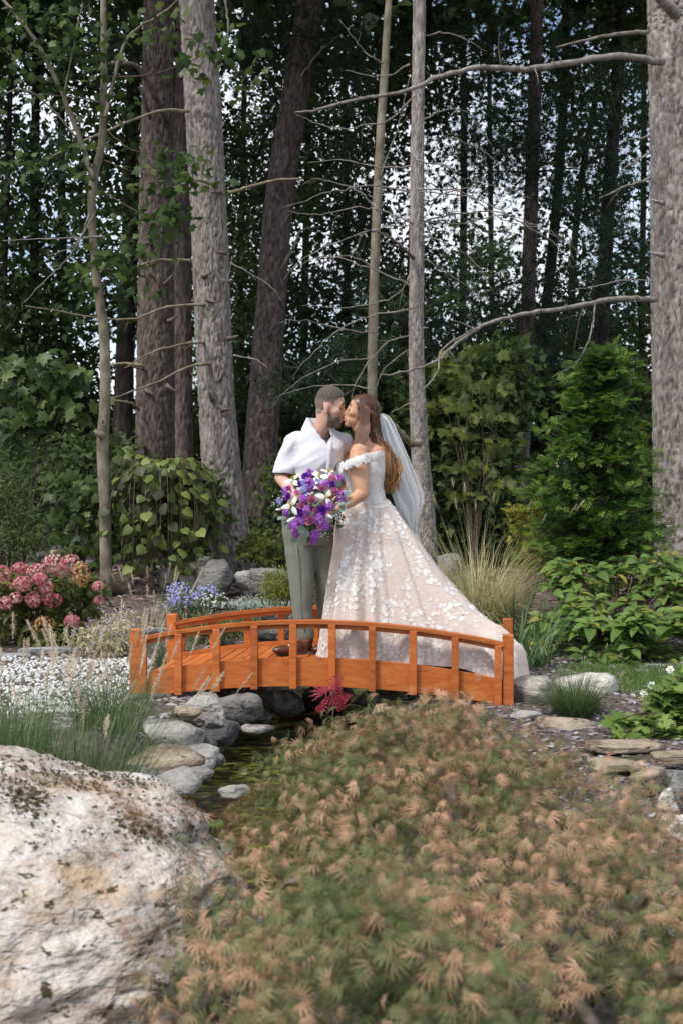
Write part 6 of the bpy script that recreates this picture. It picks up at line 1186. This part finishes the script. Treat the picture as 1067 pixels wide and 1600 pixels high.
def sprig(kind):
    b = Buf(); r = np.random.default_rng(kind + 5)
    if kind in (0, 1):
        n = 5; a = np.arange(n) * 6.283 / n; d = np.stack([np.cos(a), np.sin(a), 0 * a + .04], -1); scatter(b, T_LPET, np.zeros((n, 3)) , frames(nrm(d), np.repeat([[0, 0, 1.]], n, 0)), np.full(n, .95) * r.uniform(.8, 1.1, n))
    else:
        for k in range(5): a = (1 if k % 2 else -1) * .8; p = np.array([[.02, .34 * k - .6, .04]]); d = np.array([[math.sin(a), math.cos(a), .05]]); scatter(b, oval(.30, .05, .1, 2), p, frames(d, np.array([[0, 0, 1.]])), np.array([.62]))
    F_ = [np.concatenate(b.F[k]) for k in sorted(b.F)]; return np.concatenate(b.V), F_
SPR = [sprig(i) for i in range(3)]
n = 16000; ia = rng.integers(0, NA, n); it = np.clip((U(0, 1, n) ** .75 * NS).astype(int), 1, NS - 2); a_ = A[ia]; t_ = T[it]; pos = S_[ia, it]; nr = SN[ia, it]
vis = (nr[:, 1] < .25); vine = 1 - 4.2 * np.abs(vn(np.stack([pos[:, 0] * 3.0 + t_ * 1.6, t_ * 2.2, 0 * t_ + 4], -1), 101)); vine2 = vn(np.stack([pos[:, 0] * 9, pos[:, 2] * 7, pos[:, 1] * 3], -1), 102)
vine3 = 1 - 5. * np.abs(vn(np.stack([pos[:, 0] * 2.6 - t_ * 1.2 + 7, t_ * 2.8, 0 * t_ + 9], -1), 103)); pr = np.clip(np.maximum(vine, vine3) * 1.5 + vine2 * .7 - .2, 0, 1) + .02 + 1.1 * sstep(.80, .92, t_) * (a_ < .2) + .7 * sstep(.25, .04, t_) ; keep = vis & (U(0, 1, n) < pr * .36)
# thin out by distance so that motifs barely overlap
idx = np.where(keep)[0]; cell = {}; sel = []
for k in idx:
    p = pos[k]; c3 = tuple((p / .0150).astype(int))
    if c3 in cell: continue
    cell[c3] = 1; sel.append(k)
sel = np.array(sel); pos, nr = pos[sel], nr[sel]; n = len(sel); dr = nrm(np.cross(nr, rng.normal(size=(n, 3)))); sz = U(.009, .019, n) * (1 + .25 * (vn(pos * 5, 120) > .2))
# bodice and sleeve motifs
k_ = np.where((BODN[:, 1] < .2))[0]; k_ = k_[rng.integers(0, len(k_), 230)]; kb = rng.integers(2, 52, 90); p2 = np.concatenate([BOD[k_], band[kb] + out_[kb] * .014 + UZ * U(-.03, .03, (90, 1))]); n2 = np.concatenate([BODN[k_], out_[kb]]); m2 = len(p2)
pos = np.concatenate([pos, p2]); nr = nrm(np.concatenate([nr, n2])); dr = np.concatenate([dr, nrm(np.cross(n2, rng.normal(size=(m2, 3))))]); sz = np.concatenate([sz, U(.011, .019, m2)])
pos = pos + nr * .0020; fr_ = frames(dr, nr); order = rng.permutation(len(pos)); order = order[np.argsort(-sz[order])]; a1, a2 = order[:290], order[290:]
pieces('lace_motif', [tmesh('lace_motif', SPR[k], M_LACE_W) for k in range(3)], gown, pos[a1], fr_[a1], sz[a1])
b = Buf()
for k in range(3): q_ = a2[(np.arange(len(a2)) % 4) == k] if k < 2 else a2[(np.arange(len(a2)) % 4) >= 2]; scatter(b, SPR[k], pos[q_], fr_[q_], sz[q_])
part('lace_applique', b, M_LACE_W, gown, kind='stuff')
# ---- veil
M_VEIL = bpy.data.materials.new('veil_tulle'); M_VEIL.use_nodes = True; t = M_VEIL.node_tree; t.nodes.clear(); l = t.links.new
o_ = t.nodes.new('ShaderNodeOutputMaterial'); ms = t.nodes.new('ShaderNodeMixShader'); tr = t.nodes.new('ShaderNodeBsdfTransparent'); df = t.nodes.new('ShaderNodeBsdfDiffuse'); df.inputs[0].default_value = (.97, .97, .97, 1)
tl = t.nodes.new('ShaderNodeBsdfTranslucent'); tl.inputs[0].default_value = (.80, .83, .85, 1); m2 = t.nodes.new('ShaderNodeMixShader'); m2.inputs[0].default_value = .4; l(df.outputs[0], m2.inputs[1]); l(tl.outputs[0], m2.inputs[2])
lwn = t.nodes.new('ShaderNodeLayerWeight'); lwn.inputs[0].default_value = .35; mr = t.nodes.new('ShaderNodeMapRange'); mr.inputs['To Min'].default_value = .40; mr.inputs['To Max'].default_value = .85; l(lwn.outputs['Facing'], mr.inputs['Value']); l(mr.outputs[0], ms.inputs[0]); l(tr.outputs[0], ms.inputs[1]); l(m2.outputs[0], ms.inputs[2]); l(ms.outputs[0], o_.inputs[0])
veil = thing('bridal_veil', 'sheer white veil hanging from the back of the hair of the bride', 'veil', P(596, 650, 8.84))
M_VEDGE = mat('veil_edge_cord', [(.3, (.75, .77, .78)), (.7, (.84, .85, .86))], scale=30, rough=.7)
for ly, (Lf, Rt, dd) in enumerate(((([(592, 650), (598, 690), (606, 740), (620, 792), (640, 832), (655, 862)]), ([(597, 646), (611, 655), (627, 688), (646, 733), (661, 771), (657, 800), (651, 826), (660, 858)]), .0),
        (([(593, 651), (601, 700), (608, 745), (613, 780), (628, 812), (640, 828)]), ([(597, 648), (606, 656), (620, 684), (636, 722), (648, 756), (655, 782), (646, 822)]), -.06))):
    n = 60; a = spline([P(x, y, 8.86 + dd) for x, y in Lf], n); c = spline([P(x, y, 8.93 + dd) for x, y in Rt], n); m = 34; s = np.linspace(0, 1, m)[None, :, None]; tt_ = np.linspace(0, 1, n)[:, None, None]
    Vv = a[:, None] * (1 - s) + c[:, None] * s; dep = np.sin(s[..., 0] * 6.28 * 2.6 + ly * 1.3 + .8 * np.sin(tt_[..., 0] * 5)) * .045 * sstep(0, .25, tt_[..., 0]) + .02 * vn(np.stack([s[..., 0] * 4 + 0 * tt_[..., 0], tt_[..., 0] * 3 + 0 * s[..., 0], 0 * (s + tt_)[..., 0] + ly], -1), 111)
    Vv = Vv + np.array([.12, 1, 0]) * dep[..., None]; i = np.arange(n - 1)[:, None] * m; j = np.arange(m - 1)[None]; part('tulle_layer', Buf().add(Vv.reshape(-1, 3), np.stack([i + j, i + j + 1, i + m + j + 1, i + m + j], -1).reshape(-1, 4)), M_VEIL, veil)
    b = Buf(); tube(b, Vv[:, -1], .0016, 5); tube(b, Vv[-1], .0016, 5); tube(b, Vv[:, 0], .0012, 5); part('edge_cord', b, M_VEDGE, veil)
b = Buf(); ell(b, P(594, 648.5, 8.86), (.012, .03, .010)); part('comb', b, M_VEDGE, veil)
# ---- bouquet
bq = thing('bouquet', 'big round bouquet of purple, mauve and white flowers held between the couple', 'bouquet', P(490, 800, 8.38)); bqc = P(491, 792, 8.50)
def petmat(n_, a, c, tr_=.2): return leafmat(n_, [(0, a), (1, c)], trans=tr_, nfac=.5, nscale=60, rough=.6)
M_ROSE = petmat('mauve_rose', (.48, .13, .28), (.76, .36, .54)); M_PURP = petmat('deep_purple_petal', (.09, .012, .24), (.24, .045, .48)); M_VIO = petmat('violet_floret', (.20, .035, .42), (.58, .20, .68)); M_PNK = petmat('pink_frill', (.55, .14, .34), (.78, .38, .56)); M_LAV = petmat('lavender_blue', (.22, .20, .56), (.46, .42, .76)); M_LILY = petmat('white_lily', (.76, .76, .72), (.86, .86, .84)); M_EUC = petmat('eucalyptus_leaf', (.13, .19, .16), (.28, .36, .31)); M_BGR = petmat('bouquet_green', (.03, .07, .02), (.09, .15, .05))
def fl_frame(x, y):
    c = P(x, y, 8.38); v = (c - bqc) * (1, .4, 1); dx, dz = v[0] / .24, v[2] / .24; dp = math.sqrt(max(0, 1 - min(1, dx * dx + dz * dz))); n_ = nrm(np.array([dx * .9, -.55 - dp * .6, dz * .9 + .15])); return P(x, y, 8.50 - .13 * dp), n_
def petals(b, c, n_, rings, size, T, tint=.5):
    for (k, rr, el_, s, off) in rings:
        a = np.arange(k) * 6.283 / k + R.uniform(0, 6); x = nrm(np.cross(n_, (0.1, .2, 1))); y = np.cross(n_, x); o = np.cos(a)[:, None] * x + np.sin(a)[:, None] * y
        d = nrm(o * math.cos(el_) + n_ * math.sin(el_)); nn_ = nrm(n_ * math.cos(el_) - o * math.sin(el_)); scatter(b, T, c + o * rr * size + n_ * off * size, frames(d, nn_), np.full(k, size * s) * U(.9, 1.08, k), np.clip(tint + rng.normal(size=k) * .14, .02, 1))
def flower_obj(kind, x, y, sz):
    c, n_ = fl_frame(x, y); b = Buf()
    if kind == 'rose':
        petals(b, c, n_, [(6, .12, .45, .80, -.30), (5, .15, .80, .78, -.25), (5, .14, 1.08, .74, -.20), (4, .10, 1.25, .70, -.14), (3, .06, 1.38, .66, -.1), (3, .03, 1.5, .62, -.06)], sz, T_ROSEP, .55); return part('mauve_rose', b, M_ROSE, bq)
    if kind == 'lily':
        petals(b, c, n_, [(3, .05, .30, 1.1, 0), (3, .05, .35, 1.05, .02)], sz, oval(.25, -.06, .35, 5), .6); o = part('white_lily', b, M_LILY, bq); s_ = Buf()
        for k in range(6): d = nrm(n_ + rng.normal(size=3) * .35); tube(s_, [c, c + d * sz * .55], [.0015, .0015], 4); ell(s_, c + d * sz * .55, (.003, .003, .006), sub=1)
        part('stamen', s_, M_YEL, o); return o
    if kind in ('purple', 'frill'):
        petals(b, c, n_, [(8, .15, .25, .75, -.15), (8, .15, .6, .70, -.1), (7, .1, .95, .6, -.05), (5, .05, 1.3, .5, 0)], sz, T_RPET, .5); return part('purple_carnation' if kind == 'purple' else 'pink_carnation', b, M_PURP if kind == 'purple' else M_PNK, bq)
    if kind in ('stock', 'lav'):
        pos, d = shell(c, (sz, sz * .8, sz * 1.25), 60, .35, -1.); up = nrm(d + n_ * .6 + rng.normal(size=d.shape) * .2); scatter(b, T_FLO, pos, frames(nrm(np.cross(up, rng.normal(size=d.shape))), up), U(.009, .015, len(pos)), U(.02, 1, len(pos))); return part('violet_stock' if kind == 'stock' else 'lavender_aster', b, M_VIO if kind == 'stock' else M_LAV, bq)
    if kind == 'euc':
        d = nrm((c - bqc) * (1, .2, 1) + rng.normal(size=3) * .03); scatter(b, T_ROUND, c[None], frames(d[None], nrm(n_ + rng.normal(size=3) * .3)[None]), np.array([sz]), .5); return part('eucalyptus_leaf', b, M_EUC, bq)
    if kind == 'bud':
        d = nrm((c - bqc) * (1, .2, 1)); V, Fs = ICO[2]; M = frames(d[None], n_[None])[0]; b.add((V * (.35, 1, .35) * sz) @ M.T + c, Fs, .9); return part('lily_bud', b, M_LILY, bq)
for k in [('rose', 487, 781, .044), ('rose', 484, 812, .048), ('rose', 503, 762, .038), ('rose', 522, 767, .040), ('rose', 471, 790, .034), ('rose', 493, 798, .030), ('frill', 500, 824, .028), ('frill', 464, 770, .026), ('stock', 515, 790, .026), ('stock', 470, 812, .03), ('stock', 508, 757, .024), ('frill', 520, 747, .042), ('frill', 452, 762, .026), ('lily', 510, 777, .066), ('lily', 456, 791, .064), ('lily', 498, 745, .060), ('lily', 459, 750, .055), ('lily', 514, 738, .05),
          ('purple', 467, 801, .044), ('purple', 504, 797, .042), ('purple', 520, 757, .036), ('purple', 478, 745, .040), ('purple', 468, 757, .034), ('purple', 450, 776, .034), ('stock', 533, 776, .030), ('stock', 462, 822, .040), ('stock', 463, 832, .030), ('stock', 499, 813, .042), ('stock', 493, 836, .030), ('stock', 490, 845, .022), ('stock', 483, 757, .038), ('stock', 448, 768, .030), ('stock', 447, 800, .022), ('stock', 474, 779, .022), ('stock', 484, 739, .026), ('stock', 531, 748, .024), ('stock', 508, 822, .026),
          ('lav', 475, 766, .026), ('lav', 475, 755, .02), ('lav', 437, 783, .016), ('lav', 495, 753, .018), ('stock', 480, 797, .026), ('frill', 472, 778, .024), ('bud', 513, 806, .036), ('bud', 455, 812, .034), ('bud', 536, 769, .024), ('bud', 436, 796, .022),
          ('euc', 525, 762, .06), ('euc', 535, 775, .06), ('euc', 530, 795, .055), ('euc', 520, 805, .06), ('euc', 474, 820, .065), ('euc', 489, 798, .05), ('euc', 463, 838, .055), ('euc', 527, 788, .05), ('euc', 492, 788, .045), ('euc', 442, 808, .04), ('euc', 512, 786, .04), ('euc', 480, 828, .05), ('euc', 455, 740, .03), ('euc', 538, 786, .04), ('euc', 541, 765, .035)]:
    flower_obj(*k)
b = Buf()
for k in range(150):
    a = R.uniform(0, 6.28); r = math.sqrt(R.random()) * 46; c, n_ = fl_frame(490 + r * math.cos(a), 793 + r * math.sin(a) * 1.02); d = nrm((c - bqc) * (1, .1, 1) + rng.normal(size=3) * .08); scatter(b, T_SLIM if k % 2 else T_OVAL, (c + (0, .035, 0))[None], frames(d[None], n_[None]), np.array([R.uniform(.03, .055)]), R.uniform(.1, 1))
part('filler_leaves', b, M_BGR, bq, kind='stuff'); b = Buf()
for k in range(110):
    x0, y0 = R.choice([(537, 800), (528, 812), (508, 832), (435, 783), (520, 815), (531, 782), (474, 768), (444, 776)]); c, n_ = fl_frame(x0 + R.gauss(0, 5), y0 + R.gauss(0, 6)); ell(b, c + n_ * .01, (.0035,) * 3, sub=1)
part('baby_breath', b, M_LILY, bq, kind='stuff'); b = Buf()
for k in range(14): a = k * .45; tube(b, [bqc + (math.cos(a) * .02, .0 + math.sin(a) * .02, 0), P(492, 822, 8.56) + (math.cos(a) * .022, math.sin(a) * .022, 0)], .004, 5)
part('stems', b, M_BGR, bq)

# ---- repeats share a group phrase
GROUPS = {'pine_tree': 'pines around the clearing', 'forest_tree': 'dark trees further into the wood', 'thicket': 'thickets closing the wood', 'undergrowth': 'undergrowth between the trunks', 'kerb_stone': 'kerb stones along the bed', 'flagstone': 'flagstones on the right bank', 'fountain_grass': 'clumps of fountain grass', 'blond_grass': 'blond ornamental grasses', 'strap_leaved_plant': 'strap leaved plants', 'rock': 'natural stones in the garden', 'maple_sapling': 'maple saplings at the edge of the wood', 'leafy_shrub': 'leafy shrubs at the edge of the wood', 'yellow_shrub': 'yellow leaved shrubs'}
for o in list(SC.objects):
    if o.parent is None and 'category' in o and 'group' not in o:
        g_ = GROUPS.get(o.name.split('.')[0])
        if g_: o['group'] = g_
